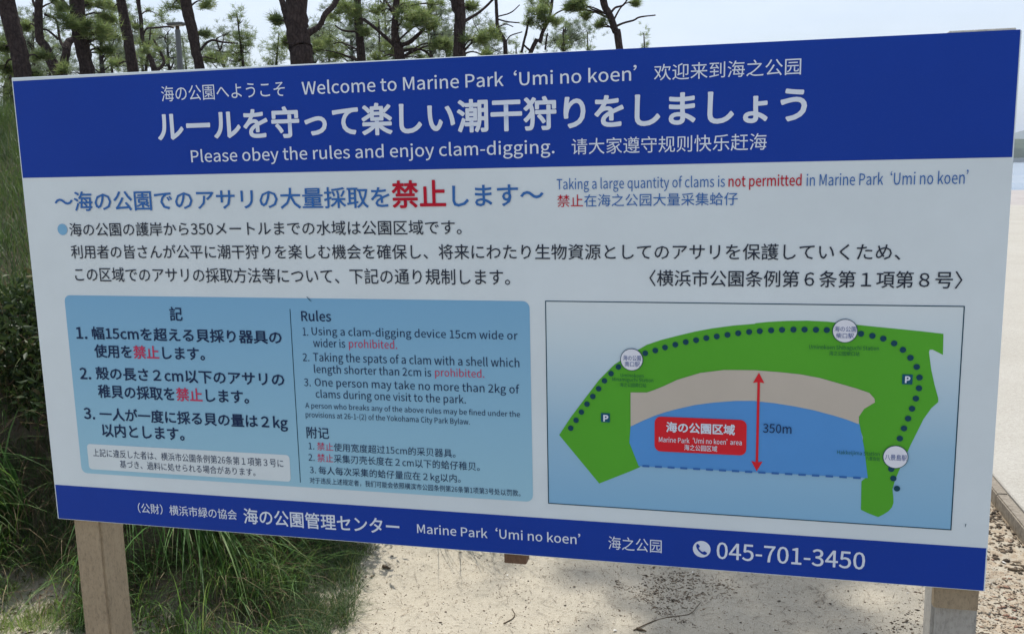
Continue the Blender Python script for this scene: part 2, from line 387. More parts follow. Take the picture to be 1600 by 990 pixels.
V, F = box((-.004, 0, TOP - H_ - .002), (W_ + .003, .022, TOP + .003), .0012)
V = [(x, y, z + (.005 * (1 - x / W_) - .001 if z > TOP else 0) + .0035 * math.sin(x * 2.1) * (1 if z > TOP else 0)) for x, y, z in V]
part('panel', V, F, M_white)
poly('top_band', [(0, -.2515), (W_, -.2530), (W_, -.0005), (1.6, .0012), (.8, .0006), (0, -.002)], M_blue, 1)
poly('bottom_band', [(0, -H_), (W_, -H_), (W_, -1.1005), (0, -1.1010)], M_blue, 1)
# posts and battens behind the panel
def post(x0, x1, y0, y1, ztop, m, name='post'):
    V, F = box((x0, y0, -.5), (x1, y1, ztop), .007, 2)
    return part(name, V, F, m)
post(.0235, .1135, .024, .125, TOP - .06, M_post)
post(2.2965, 2.3945, .048, .130, TOP - .02, M_post2)
V, F = box((2.2946, .0235, .539), (2.3880, .0465, TOP - .01), .002); part('batten', V, F, M_post)
V, F = box((1.288, .0235, TOP - 1.2374), (1.345, .060, TOP - .02), .002); part('batten', V, F, M_batten)
V, F = box((.16, .0235, TOP - .14), (1.286, .052, TOP - .06), .002); part('rail', V, F, M_batten)
V, F = box((1.347, .0235, TOP - .14), (2.283, .047, TOP - .06), .002); part('rail', V, F, M_batten)
V, F = box((.16, .0235, TOP - 1.12), (1.286, .052, TOP - 1.04), .002); part('rail', V, F, M_batten)
V, F = box((1.347, .0235, TOP - 1.12), (2.283, .047, TOP - 1.04), .002); part('rail', V, F, M_batten)
V, F = box((2.262, .0236, TOP - .05), (2.389, .0470, TOP + .0068), .002); part('rail', V, F, M_post2)

# ---- lettering
try:
    FONT = bpy.data.fonts.load(bpy.utils.system_resource('DATAFILES', path='fonts') + '/Noto Sans CJK Regular.woff2')
except Exception:
    FONT = None
def glyph_batch(lines, res):
    """lines: (text, marks) typeset once, one under the other -> list of (verts, triangles, colour index)"""
    cu = bpy.data.curves.new('t', 'FONT'); rows = [('l', None)] + lines + [('l', None)]
    cu.body = '\n'.join(s for s, _ in rows)
    if FONT: cu.font = FONT
    cu.resolution_u = res; cu.space_line = 2.0
    cu.materials.append(None); cu.materials.append(None); q = 0
    for s, marks in rows:
        if marks:
            for k in range(*marks): cu.body_format[q + k].material_index = 1
        q += len(s) + 1
    o = bpy.data.objects.new('t', cu); COL.objects.link(o)
    dg = bpy.context.evaluated_depsgraph_get(); dg.update()
    me = o.evaluated_get(dg).to_mesh(); me.calc_loop_triangles()
    co = np.empty(len(me.vertices) * 3, np.float32); me.vertices.foreach_get('co', co); co = co.reshape(-1, 3).astype(float)
    n = len(me.loop_triangles); tr = np.empty(n * 3, np.int32); me.loop_triangles.foreach_get('vertices', tr); tr = tr.reshape(-1, 3)
    mi = np.empty(n, np.int32); me.loop_triangles.foreach_get('material_index', mi)
    bpy.data.objects.remove(o); bpy.data.curves.remove(cu)
    # the first and last rows are one letter l: their tops give the pitch of the rows
    first = co[co[:, 1] > co[:, 1].max() - .25]; lh = first[:, 1].max() - 0.0
    lmin = co[:, 1].min(); pitch = (0.0 - lmin) / (len(rows) - 1)
    row = np.rint(-(co[:, 1] - lh * .42) / pitch).astype(int); out = []
    for k in range(1, len(rows) - 1):
        keep = row == k; idx = np.cumsum(keep) - 1; tk = keep[tr[:, 0]]
        c = co[keep].copy(); c[:, 1] += k * pitch
        out.append((c, idx[tr[tk]], mi[tk]))
    return out
GL = {}
def want(sec, wt): return 4 if wt > .025 else (3 if sec in ('top', 'bot') else 2)
for res in (2, 3, 4):
    ks = [k for k, t in enumerate(TEXTS) if want(t[0], t[4]) == res]
    lines = []
    for k in ks: lines += [(TEXTS[k][1], TEXTS[k][9]), (TEXTS[k][2], None)]
    got = glyph_batch(lines + [('国', None)], res)
    for n_, k in enumerate(ks): GL[k] = (got[2 * n_], got[2 * n_ + 1])
    EM = (got[-1][0][:, 1].max() - got[-1][0][:, 1].min()) / .92
def lettering(k, body, ref, col, wt, u0, u1, vt, vb, lay, parent):
    (co, tr, mi), (rc, _, _) = GL[k]
    if len(tr) == 0: return
    yb, ytp = rc[:, 1].min(), rc[:, 1].max()
    if ref in 'lkhd': yb = 0.0
    b = wt * EM; lo, hi = co[:, 0].min() - b, co[:, 0].max() + b
    s_x = (u1 - u0) / (hi - lo); s_y = (vt - vb) / (ytp - yb + 2 * b * .7)
    nd = 1 if wt == 0 else (4 if wt < .012 else 12)          # heavier strokes: the same letters again, nudged sideways all round
    Vs, Fs, Ms = [], [], []
    for q in range(nd):
        a = 2 * math.pi * q / nd + .3; dx, dy = (b * math.cos(a), b * math.sin(a)) if nd > 1 else (0, 0)
        V = np.stack([u0 + (co[:, 0] + dx - lo) * s_x, np.full(len(co), -.0006 * lay - .000012 * q), TOP + vb + (co[:, 1] + dy - yb + b * .7) * s_y], 1)
        Vs.append(V); Fs.append(tr + q * len(co)); Ms.append(mi)
    o = np_mesh('lettering', np.concatenate(Vs), np.concatenate(Fs), TX[col], parent)
    o.data.materials.append(TX['r'] if col != 'n' else TX['r2'])
    o.data.polygons.foreach_set('material_index', np.concatenate(Ms)); o.data.update()
    if parent is sign: o.matrix_parent_inverse = Matrix.Translation((-1.195, 0, 0))
    return o

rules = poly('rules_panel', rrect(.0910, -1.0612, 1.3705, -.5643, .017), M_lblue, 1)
poly('note_box', rrect(.1165, -1.0485, .7245, -.9762, .010), M_wbox, 2, rules)
poly('divider_line', [(.7503, -1.0488), (.7523, -1.0488), (.7523, -.5921), (.7503, -.5921)], M_dot, 2, rules)
mapp = poly('map_panel', [(1.4092, -1.0615), (2.3160, -1.0630), (2.3163, -.5636), (1.4094, -.5637)], M_map, 1)
def strip(name, a, b, w, m, lay, parent):
    a, b = np.array(a), np.array(b); d = (b - a) / np.linalg.norm(b - a); n = np.array([-d[1], d[0]]) * w / 2
    return poly(name, [tuple(a - n), tuple(b - n), tuple(b + n), tuple(a + n)], m, lay, parent)
fr = [(1.4092, -1.0615), (2.3160, -1.0630), (2.3163, -.5636), (1.4094, -.5637)]
Vf, Ff = [], []
for k in range(4):
    a, b = np.array(fr[k]), np.array(fr[(k + 1) % 4]); d = (b - a) / np.linalg.norm(b - a); n = np.array([-d[1], d[0]]) * .0011
    base = len(Vf); Vf += [S(*(a - n - d * .001), 2 + .1 * (k % 2)), S(*(b - n + d * .001), 2 + .1 * (k % 2)), S(*(b + n + d * .001), 2 + .1 * (k % 2)), S(*(a + n - d * .001), 2 + .1 * (k % 2))]
    Ff.append((base, base + 1, base + 2, base + 3))
part('border_line', Vf, Ff, M_dot, mapp)
poly('land_print', LAND, M_green, 2, mapp)
poly('sea_print', SEA, M_sea, 3, mapp)
poly('beach_print', BEACH, M_beach, 4, mapp)
for u, v in DOTS: poly('route_dot', disc(u, v, .0066), M_dot, 5, mapp)
a, b = np.array((1.6312, -.9536)), np.array((2.1308, -.9544))
for k in range(17):
    p = a + (b - a) * (k + .2) / 17; q = a + (b - a) * (k + .75) / 17
    strip('boundary_dash', p, q, .0048, M_park if k % 1 else TX['b'], 5, mapp)
for u, v in ((1.6118, -.698), (2.0781, -.6208), (2.1939, -.9015)):
    mk = poly('station_marker', disc(u, v, .0265, 32), M_dot, 6, mapp)
    poly('marker_face', disc(u, v, .0250, 32), M_mark, 7, mapp)
PK = [(1.5498, -.8399), (2.2105, -.7253)]
for u, v in PK: poly('parking_sign', rrect(u - .0105, v - .0110, u + .0105, v + .0110, .0012, 2), M_park, 5, mapp)
poly('area_label', rrect(1.6654, -.9155, 1.8737, -.8315, .0145), M_red, 6, mapp)
au, a0, a1 = 1.8980, -.7200, -.9515
poly('range_arrow', [(au - .0028, a1 + .022), (au - .0125, a1 + .024), (au, a1), (au + .0125, a1 + .024), (au + .0028, a1 + .022),
                     (au + .0028, a0 - .022), (au + .0125, a0 - .024), (au, a0), (au - .0125, a0 - .024), (au - .0028, a0 - .022)], M_red, 6, mapp)
poly('bullet_dot', disc(.1066, -.3884, .0150, 24), M_lblue, 2)
ph = poly('telephone_symbol', disc(1.7767, -1.1508, .0205, 32), TX['w'], 2)
hs = [(-.0125, .0105), (-.0095, .0125), (-.0055, .0080), (-.0055, .0060), (-.0080, .0035), (-.0070, .0000), (-.0035, -.0042), (.0002, -.0062), (.0028, -.0052),
      (.0048, -.0075), (.0072, -.0078), (.0110, -.0060), (.0112, -.0042), (.0090, -.0112), (.0055, -.0135), (.0005, -.0128), (-.0060, -.0080), (-.0112, -.0010), (-.0135, .0055)]
hs = [(-.0118, .0118), (-.0085, .0130), (-.0042, .0072), (-.0046, .0048), (-.0072, .0030), (-.0048, -.0014), (-.0010, -.0050), (.0030, -.0070), (.0050, -.0046), (.0075, -.0046), (.0128, -.0086), (.0112, -.0122),
      (.0060, -.0138), (-.0010, -.0108), (-.0070, -.0056), (-.0112, .0010), (-.0130, .0070)]
poly('handset', [(1.7767 + x, -1.1508 + y) for x, y in hs], M_blue, 3, ph)
for k, (sec, body, ref, col, wt, u0, u1, vt, vb, marks) in enumerate(TEXTS):
    par = {'rule': rules, 'map': mapp}.get(sec, sign)
    lettering(k, body, ref, col, wt, u0, u1, vt, vb, 8.5 if sec == 'map' else 3, par)
for pts in ([(.7985, -.5595), (.8010, -.5600), (.8110, -.5705), (.8120, -.5728), (.8050, -.5672)], [(2.3440, -1.0470), (2.3462, -1.0464), (2.3450, -1.0540), (2.3442, -1.0545)]):
    poly('scratch', pts, M_dot, 4)

# ================================================================ GROUND
FOOT = np.array([(-60, -6), (-8, -2.0), (-3, -.35), (-1.5, .25), (-.75, .52), (-.1, .42), (.20, .34), (.38, .42), (.38, .62), (.22, 1.10), (.20, 1.5), (.48, 2.2), (1.0, 4), (1.35, 8), (1.9, 20), (2.2, 31), (-300, 34)], float)
def bank_dist(x, y):
    """signed distance from the foot of the planted bank, positive on the bank"""
    sh = x.shape; p = np.stack([x.ravel(), y.ravel()], 1)
    d = np.full(len(p), 1e9); inside = np.zeros(len(p), bool)
    n = len(FOOT)
    for k in range(n):
        a = FOOT[k]; b = FOOT[(k + 1) % n]
        ab = b - a; t = np.clip(((p - a) @ ab) / (ab @ ab), 0, 1)
        d = np.minimum(d, np.linalg.norm(p - a - t[:, None] * ab, axis=1))
        c = ((a[1] > p[:, 1]) != (b[1] > p[:, 1]))
        with np.errstate(divide='ignore', invalid='ignore'):
            xi = (b[0] - a[0]) * (p[:, 1] - a[1]) / (b[1] - a[1]) + a[0]
        inside ^= c & (p[:, 0] < xi)
    return np.where(inside, d, -d).reshape(sh)
def height(x, y):
    x = np.asarray(x, float); y = np.asarray(y, float)
    d = bank_dist(x, y)
    h = .78 * sstep(0, 1.20, d) + 1.50 * sstep(1.0, 9.0, d)
    h = h * (1 + .12 * fbm(x * .6, y * .6, 3)) + .06 * fbm(x * 2.2, y * 2.2, 3) * sstep(0, .6, d)
    near = np.exp(-((x - 1) ** 2 + (y) ** 2) / 90)
    h = h + near * (.030 * fbm(x * 1.6, y * 1.6, 3) + .020 * fbm(x * 7, y * 7, 4) * sstep(3.0, 2.6, x))
    # the slab side: level by the kerb
    s = sstep(2.5, 3.0, x) * sstep(33.5, 32.9, y)
    h = h * (1 - s) + s * (-.030 - .035 * sstep(3.03, 3.062, x) + near * .022 * fbm(x * 9, y * 9, 4))
    # under the slab, then the beach falling to the sea
    h = np.where((x > 3.10) & (y < 32.6) & (y > -14) & (x < 34), -.16, h)
    h = h - .14 * sstep(32.2, 33, y) - .75 * sstep(34, 96, y) - .8 * sstep(96, 130, y)
    return h

def axis(lo, dlo, dhi, hi, step, g=1.09):
    mid = list(np.arange(dlo, dhi, step)); a = []; s = step; v = dlo
    while v > lo: s *= g; v -= s; a.append(v)
    b = []; s = step; v = mid[-1]
    while v < hi: s *= g; v += s; b.append(v)
    return np.array(a[::-1] + mid + b)
gx = axis(-4000, -1.6, 3.16, 4000, .024, 1.10); gy = axis(-300, .1, 2.4, 5000, .024, 1.07)
# keep grid lines exactly at the slab edge
X, Y = np.meshgrid(gx, gy)
Z = height(X, Y)
nx, ny = len(gx), len(gy)
I = (np.arange(ny - 1)[:, None] * nx + np.arange(nx - 1)[None, :]).ravel()
Fg = np.stack([I, I + 1, I + nx + 1, I + nx], 1)

M_sand = mat('beach sand', (.4, .36, .3), .95, .12)
a_ = noise_tex(M_sand, 1.3, 6, .6); b_ = noise_tex(M_sand, 60, 6, .75); c_ = noise_tex(M_sand, 420, 3, .7); e_ = noise_tex(M_sand, 5.5, 7, .72, dist=.8)
col = ramp(M_sand, a_, [(.35, (.38, .335, .25)), (.65, (.47, .42, .325))])
col = mixc(M_sand, .5, col, ramp(M_sand, b_, [(.30, (.26, .225, .165)), (.50, (.45, .40, .31)), (.75, (.57, .515, .41))]))
col = mixc(M_sand, .35, col, ramp(M_sand, c_, [(.38, (.13, .12, .10)), (.52, (.45, .42, .35)), (.68, (.66, .63, .57))]))
dk = ramp(M_sand, e_, [(.60, (0, 0, 0)), (.70, (1, 1, 1))])
dkm = N(M_sand, 'ShaderNodeMath', operation='MULTIPLY'); L(M_sand, dk, dkm.inputs[0])
g_ = noise_tex(M_sand, 90, 4, .8); L(M_sand, ramp(M_sand, g_, [(.45, (0, 0, 0)), (.55, (.75, .75, .75))]), dkm.inputs[1])
col = mixc(M_sand, dkm.outputs[0], col, (.085, .068, .05))
# dirt beside the kerb and leaf mould on the bank, by place
geo = N(M_sand, 'ShaderNodeNewGeometry'); sp = N(M_sand, 'ShaderNodeSeparateXYZ'); L(M_sand, geo.outputs['Position'], sp.inputs['Vector'])
def mrange(m, val, a, b):
    n = N(m, 'ShaderNodeMapRange'); n.interpolation_type = 'SMOOTHSTEP'; n.inputs['From Min'].default_value = a; n.inputs['From Max'].default_value = b; L(m, val, n.inputs['Value']); return n.outputs['Result']
kx = mrange(M_sand, sp.outputs['X'], 2.45, 2.75)
kxm = N(M_sand, 'ShaderNodeMath', operation='MULTIPLY'); L(M_sand, kx, kxm.inputs[0]); 
kn = noise_tex(M_sand, 26, 6, .75); L(M_sand, ramp(M_sand, kn, [(.42, (.0, .0, .0)), (.60, (.8, .8, .8))]), kxm.inputs[1])
col = mixc(M_sand, kxm.outputs[0], col, ramp(M_sand, kn, [(.35, (.46, .37, .25)), (.55, (.34, .25, .165)), (.75, (.12, .085, .06))]))
hz = N(M_sand, 'ShaderNodeAttribute', attribute_name='soil').outputs['Fac']
kz = N(M_sand, 'ShaderNodeMath', operation='MULTIPLY'); L(M_sand, hz, kz.inputs[0]); kz.inputs[1].default_value = .9
col = mixc(M_sand, kz.outputs[0], col, ramp(M_sand, kn, [(.3, (.035, .028, .020)), (.7, (.11, .085, .055))]))
fy = mrange(M_sand, sp.outputs['Y'], 30, 34)
col = mixc(M_sand, fy, col, ramp(M_sand, a_, [(.3, (.30, .28, .27)), (.7, (.40, .375, .36))]))
L(M_sand, col, bsdf(M_sand).inputs['Base Color'])
hh = N(M_sand, 'ShaderNodeMath', operation='ADD'); L(M_sand, b_, hh.inputs[0]); L(M_sand, c_, hh.inputs[1])
bump(M_sand, hh.outputs[0], .55, .006)
ground = np_mesh('ground', np.stack([X.ravel(), Y.ravel(), Z.ravel()], 1), Fg, M_sand, None, True)
at_ = ground.data.attributes.new('soil', 'FLOAT', 'POINT')
at_.data.foreach_set('value', sstep(.02, .30, bank_dist(X, Y) + .10 * fbm(X * 5, Y * 5, 4)).ravel().astype(np.float32))
tag(ground, kind='structure')

M_pave = mat('washed concrete', (.5, .49, .46), .85, .2)
pa = noise_tex(M_pave, 130, 3, .8); pb = noise_tex(M_pave, 1.1, 5, .6); pc = noise_tex(M_pave, 38, 4, .7)
c = ramp(M_pave, pa, [(.36, (.20, .185, .15)), (.52, (.37, .35, .30)), (.68, (.56, .54, .48))])
c = mixc(M_pave, .35, c, ramp(M_pave, pc, [(.35, (.26, .24, .20)), (.65, (.45, .43, .375))]))
c = mixc(M_pave, .4, c, ramp(M_pave, pb, [(.3, (.33, .315, .285)), (.7, (.43, .42, .395))]))
L(M_pave, c, bsdf(M_pave).inputs['Base Color']); bump(M_pave, pa, .5, .004)
V, F = box((3.132, -12, -.3), (30, 32.5, .004), .006)
pv = mesh_obj('pavement', V, F, M_pave); tag(pv, kind='structure')
M_kerb = mat('kerb concrete', (.36, .33, .28), .9, .2)
ka = noise_tex(M_kerb, 45, 6, .75); L(M_kerb, ramp(M_kerb, ka, [(.3, (.13, .11, .085)), (.6, (.27, .24, .195)), (.8, (.36, .33, .28))]), bsdf(M_kerb).inputs['Base Color']); bump(M_kerb, ka, .6, .004)
me0 = None
y = -6.0; k = 0
while y < 32.3:
    if me0 is None:
        V, F = box((-.027, 0, -.12), (.027, .593, 0), .006, 2)
        o = mesh_obj('kerb_stone', V, F, M_kerb, pv); me0 = o.data
    else:
        o = bpy.data.objects.new('kerb_stone', me0); COL.objects.link(o); o.parent = pv
    o.location = (3.101 + .002 * math.sin(k * 2.3), y, .001 * math.sin(k * 1.7)); y += .6; k += 1
V, F = box((3.0, 32.52, -.4), (30, 32.80, -.02), .01); o = mesh_obj('edge_beam', V, F, M_kerb, pv)

M_water = mat('sea water', (.10, .17, .22), .12, .5)
wv = noise_tex(M_water, .9, 4, .6, stretch=(.35, 1, 1)); bump(M_water, wv, .7, .35)
wt_ = noise_tex(M_water, .06, 4, .6, stretch=(.25, 1, 1)); L(M_water, ramp(M_water, wt_, [(.35, (.14, .24, .38)), (.65, (.42, .47, .54))]), bsdf(M_water).inputs['Base Color'])
sea = mesh_obj('sea', [(-6000, 40, -.62), (6000, 40, -.62), (6000, 8000, -.62), (-6000, 8000, -.62)], [(0, 1, 2, 3)], M_water)
tag(sea, kind='structure')

# far shore: wooded flat and a hill behind it, both solid
def ridge(name, y0, y1, x0, x1, hfun, m, z0=-2, n=240):
    xs = np.linspace(x0, x1, n); rows = []
    prof = [(0, 0), (.06, .55), (.16, .85), (.35, 1), (.7, .8), (1, 0)]
    for t_, hf in prof:
        w = (.9 + .2 * np.sin(xs * .01 + t_ * 9)) if 0 < hf < 1 else 1
        rows.append(np.stack([xs, np.full(n, y0 + (y1 - y0) * t_) + (0 if t_ in (0, 1) else 8 * fbm(xs * .02, xs * 0 + t_ * 7, 3)), z0 + (hfun(xs) - z0) * hf * w], 1))
    V = np.concatenate(rows); I = (np.arange(len(prof) - 1)[:, None] * n + np.arange(n - 1)[None, :]).ravel()
    return np_mesh(name, V, np.stack([I, I + 1, I + n + 1, I + n], 1), m, None, True)
M_far = mat('far woodland', (.045, .07, .04), .95, .1)
fa = noise_tex(M_far, .09, 6, .75); L(M_far, ramp(M_far, fa, [(.35, (.022, .04, .024)), (.65, (.075, .10, .055))]), bsdf(M_far).inputs['Base Color'])
M_hill = mat('far hill woods', (.06, .08, .05), .95, .1)
o = ridge('hills', 2700, 3900, -2500, 3400, lambda x: 18 + 128 * np.exp(-((x - 1130) / 330) ** 2) + 70 * np.exp(-((x - 1900) / 500) ** 2) + 60 * np.exp(-((x + 1200) / 600) ** 2) + 14 * fbm(x * .006, x * 0, 4), M_hill)
tag(o, kind='structure')
o = ridge('far_wood', 880, 1010, -700, 900, lambda x: 21 + 7 * fbm(x * .02, x * 0 + 3, 5), M_far, n=500)
tag(o, kind='stuff')
M_shore = mat('far sea wall', (.30, .31, .29), .9)
V, F = box((-700, 862, -1.5), (900, 872, 3.0), .1); o = mesh_obj('far_sea_wall', V, F, M_shore)
tag(o, 'low pale sea wall along the far shore in front of the dark woodland', 'sea wall')

# ================================================================ VEGETATION
def leafmat(name, stops, rough=.55, trans=.35, tcol=(.22, .34, .05)):
    m = mat(name, stops[0][1], rough, .15)
    g = N(m, 'ShaderNodeNewGeometry')
    c = ramp(m, g.outputs['Random Per Island'], stops)
    L(m, c, bsdf(m).inputs['Base Color'])
    t = N(m, 'ShaderNodeBsdfTranslucent'); tcn = mixc(m, .5, c, tcol); L(m, tcn, t.inputs['Color'])
    s = N(m, 'ShaderNodeMixShader'); s.inputs[0].default_value = trans
    out = m.node_tree.nodes['Material Output']
    L(m, bsdf(m).outputs[0], s.inputs[1]); L(m, t.outputs[0], s.inputs[2]); L(m, s.outputs[0], out.inputs['Surface'])
    return m
M_grass = leafmat('meadow grass', [(0, (.065, .13, .022)), (.4, (.13, .22, .04)), (.75, (.21, .27, .065)), (1, (.36, .32, .15))], .55, .5, (.26, .40, .06))
M_sedge = leafmat('long sedge', [(0, (.03, .085, .022)), (.5, (.06, .15, .035)), (.88, (.15, .26, .08)), (1, (.30, .27, .14))], .5, .4)
M_bush = leafmat('dark bush leaves', [(0, (.018, .032, .014)), (.6, (.032, .055, .02)), (.92, (.07, .10, .03)), (1, (.14, .10, .05))], .5, .2, (.08, .13, .03))
M_need = leafmat('pine needles', [(0, (.08, .12, .06)), (.5, (.13, .18, .07)), (.85, (.20, .25, .09)), (1, (.28, .22, .11))], .5, .55, (.32, .42, .14))
M_needf = leafmat('pine needles haze tint', [(0, (.10, .135, .10)), (.6, (.14, .18, .12)), (1, (.21, .23, .15))], .5, .5, (.30, .38, .22))  # paler, bluer needles for farther pines: haze put into the colour
M_deadgrass = leafmat('dead grass', [(0, (.06, .042, .028)), (.6, (.16, .11, .07)), (1, (.32, .26, .16))], .8, .2, (.2, .15, .08))
M_twig = mat('brown twigs', (.10, .075, .05), .9, .1)
M_dead = mat('dead stalks', (.26, .19, .11), .9, .1)
M_grass = leafmat('pine needles', [(0, (.030, .055, .028)), (.5, (.05, .09, .035)), (.85, (.085, .13, .045)), (1, (.17, .13, .06))], .5, .3, (.16, .26, .05))

def blades(base, az, length, width, lean, droop, rng, seg=4):
    """curved tapering blades; lean = start angle from vertical, droop = extra bend to the tip (radians)"""
    n = len(base); V = np.zeros((n, seg * 2 + 1, 3))
    p = base.copy(); d = np.stack([np.cos(az), np.sin(az), 0 * az], 1)
    side = np.stack([-np.sin(az), np.cos(az), 0 * az], 1)
    side = side * np.cos(.6) + np.cross(side, d) * .0
    for k in range(seg + 1):
        t = k / seg
        w = width * (1 - t ** 1.6) * (.55 + .9 * t * (1 - t) * 2)
        if k < seg:
            V[:, 2 * k] = p - side * w[:, None] / 2; V[:, 2 * k + 1] = p + side * w[:, None] / 2
        else: V[:, 2 * k] = p
        th = lean + droop * (t + .5 / seg) ** 1.2
        p = p + (d * np.sin(th)[:, None] + np.array([0, 0, 1.]) * np.cos(th)[:, None]) * (length / seg)[:, None]
    tri = []
    for k in range(seg - 1):
        a = 2 * k; tri += [(a, a + 1, a + 3), (a, a + 3, a + 2)]
    a = 2 * (seg - 1); tri.append((a, a + 1, a + 2))
    tri = np.array(tri); m = seg * 2 + 1
    F = (tri[None] + (np.arange(n) * m)[:, None, None]).reshape(-1, 3)
    return V.reshape(-1, 3), F

rng = np.random.default_rng(11)
def scatter(n, x0, x1, y0, y1, cond):
    x = rng.uniform(x0, x1, n); y = rng.uniform(y0, y1, n); k = cond(x, y); return x[k], y[k]
def field(name, n, x0, x1, y0, y1, cond, L0, L1, W0, W1, m, lean=.35, droop=.9, az=None, seg=3):
    x, y = scatter(n, x0, x1, y0, y1, cond); q = len(x)
    a = rng.uniform(0, 2 * np.pi, q) if az is None else az + rng.normal(0, .6, q)
    V, F = blades(np.stack([x, y, height(x, y) - .01], 1), a, rng.uniform(L0, L1, q), rng.uniform(W0, W1, q), np.abs(rng.normal(lean, .22, q)), np.abs(rng.normal(droop, .4, q)), rng, seg)
    o = np_mesh(name, V, F, m); tag(o, kind='stuff'); return o
def patchy(sc, th): return lambda x, y: fbm(x * sc + 31, y * sc + 7, 3) > th
# sunlit grass over the bank behind and left of the board
field('bank_grass', 45000, -14, 1.2, 1.9, 16, lambda x, y: (bank_dist(x, y) > 1.5) & (rng.random(len(x)) < 1.25 - (y - 1.6) / 22), .12, .42, .004, .010, M_grass, .3, .8)
field('slope_grass', 60000, -6.5, -.9, 1.7, 10, lambda x, y: (bank_dist(x, y) > 1.25) & (fbm(x * 1.2, y * 1.2, 3) > -.55), .15, .45, .004, .009, M_grass, .35, .9)
# low grass at the foot, in clumps with bare sand between
field('foot_grass', 60000, -1.5, .62, .05, 1.6, lambda x, y: (bank_dist(x, y) > -.20) & (bank_dist(x, y) < .62) & (fbm(x * 3.4 + 3, y * 3.4, 3) + bank_dist(x, y) * .3 > .02) & ((x > -.65) | (y > .62)), .05, .17, .002, .0045, M_grass, .5, 1.0)
field('foot_sedge', 6000, -1.4, .42, .3, 1.6, lambda x, y: (bank_dist(x, y) > .0) & (bank_dist(x, y) < .9) & (fbm(x * 3.0 + 9, y * 3.0, 3) > .0), .20, .46, .003, .006, M_sedge, .5, 1.5, az=-.9, seg=6)
field('dead_stems', 3800, -1.9, .45, .2, 1.7, lambda x, y: (bank_dist(x, y) > .05) & (bank_dist(x, y) < 1.1), .10, .45, .002, .005, M_deadgrass, .7, 1.3, az=-.8, seg=5)
M_sunlit = leafmat('sunlit tint grass', [(0, (.09, .16, .03)), (.5, (.18, .27, .06)), (.85, (.28, .33, .10)), (1, (.38, .34, .18))], .6, .45, (.30, .42, .10))  # paler copy of the grass: sunlight put into the blade colour
field('sunlit_tint_grass', 16000, -1.25, .50, .15, .95, lambda x, y: ((bank_dist(x, y) > -.22) & (bank_dist(x, y) < .30) & (fbm(x * 4.1 + 13, y * 4.1, 3) > .02) & ((x > -.02) | (x < -.35))), .04, .13, .002, .0045, M_sunlit, .5, 1.1)
field('bank_edge_grass', 52000, -9, 2.2, -2, 16, lambda x, y: (bank_dist(x, y) > .05) & (bank_dist(x, y) < 2.2) & ((x < -1.7) | (y > 1.9)) & (fbm(x * 1.5, y * 1.5, 3) > -.45), .14, .42, .005, .011, M_grass, .4, 1.0)

def tuft(name, label, cx, cy, n, L0, L1, W, az0, spread, lean, droop, r=.06, m=None, z=None, group=None):
    q = n; a = rng.normal(az0, spread, q); rr = r * np.sqrt(rng.random(q)); t = rng.uniform(0, 2 * np.pi, q)
    x = cx + rr * np.cos(t); y = cy + rr * np.sin(t)
    z0 = height(x, y) - .01 if z is None else np.full(q, z)
    V, F = blades(np.stack([x, y, z0], 1), a, rng.uniform(L0, L1, q), rng.uniform(W * .6, W * 1.2, q), np.abs(rng.normal(lean, .22, q)), np.abs(rng.normal(droop, .3, q)), rng, 7)
    b = np.array([cx, cy, 0.])
    o = np_mesh(name, V - b, F, m or M_sedge); o.location = b
    return tag(o, label, 'grass', group)
tuft('sedge_clump', 'long bright sedge blades arching right under the board, above small grass', -.50, 1.05, 150, .60, 1.0, .014, -.62, .28, 1.0, 1.15, .12)
tuft('sedge_clump', 'dark drooping sedge blades just right of the left post', -.42, .66, 130, .35, .62, .007, -.6, .5, .5, 1.6, .10)
tuft('sedge_clump', 'fine green sedge under the middle of the blue band, left of the bare sand', .08, .66, 300, .20, .42, .005, -.9, .9, .5, 1.4, .16)
tuft('sedge_clump', 'bright sedge fountain hanging below the band between the two left clumps', -.22, .95, 130, .45, .80, .013, -.75, .30, .95, 1.1, .10)
tuft('sedge_clump', 'long sedge arching left from behind the left edge of the board', -.95, .80, 170, .5, .85, .011, math.pi + .6, .55, .4, 1.6, .10)
tuft('sedge_clump', 'low sedge spreading left of the left post near the sandy ground', -1.0, .55, 200, .28, .52, .008, -2.2, .9, .6, 1.4, .13)
tuft('sedge_clump', 'sedge clump at the left edge of the photo beneath the dark bush', -1.25, .74, 230, .4, .8, .010, -1.2, .8, .5, 1.5, .12)
tuft('sedge_clump', 'sparse sedge at the right end of the bank beside the sand edge', .22, .85, 90, .15, .36, .004, -.8, 1.0, .4, 1.3, .10)
tuft('dry_grass_clump', 'few dry straw coloured stalks crossing the dark bush at the left edge', -1.25, 1.10, 22, .5, .9, .003, -.3, 1.2, .5, 1.3, .15, M_dead)
tuft('dry_grass_clump', 'small dry russet tuft at the foot of the left post', -.14, .36, 60, .04, .10, .003, 0, 3, .6, .9, .04, M_dead)
tuft('sedge_clump', 'thin sedge behind the board whose fine shadows fan over the sand', .66, 1.66, 150, .45, .85, .004, -.45, .45, .35, 1.5, .14)

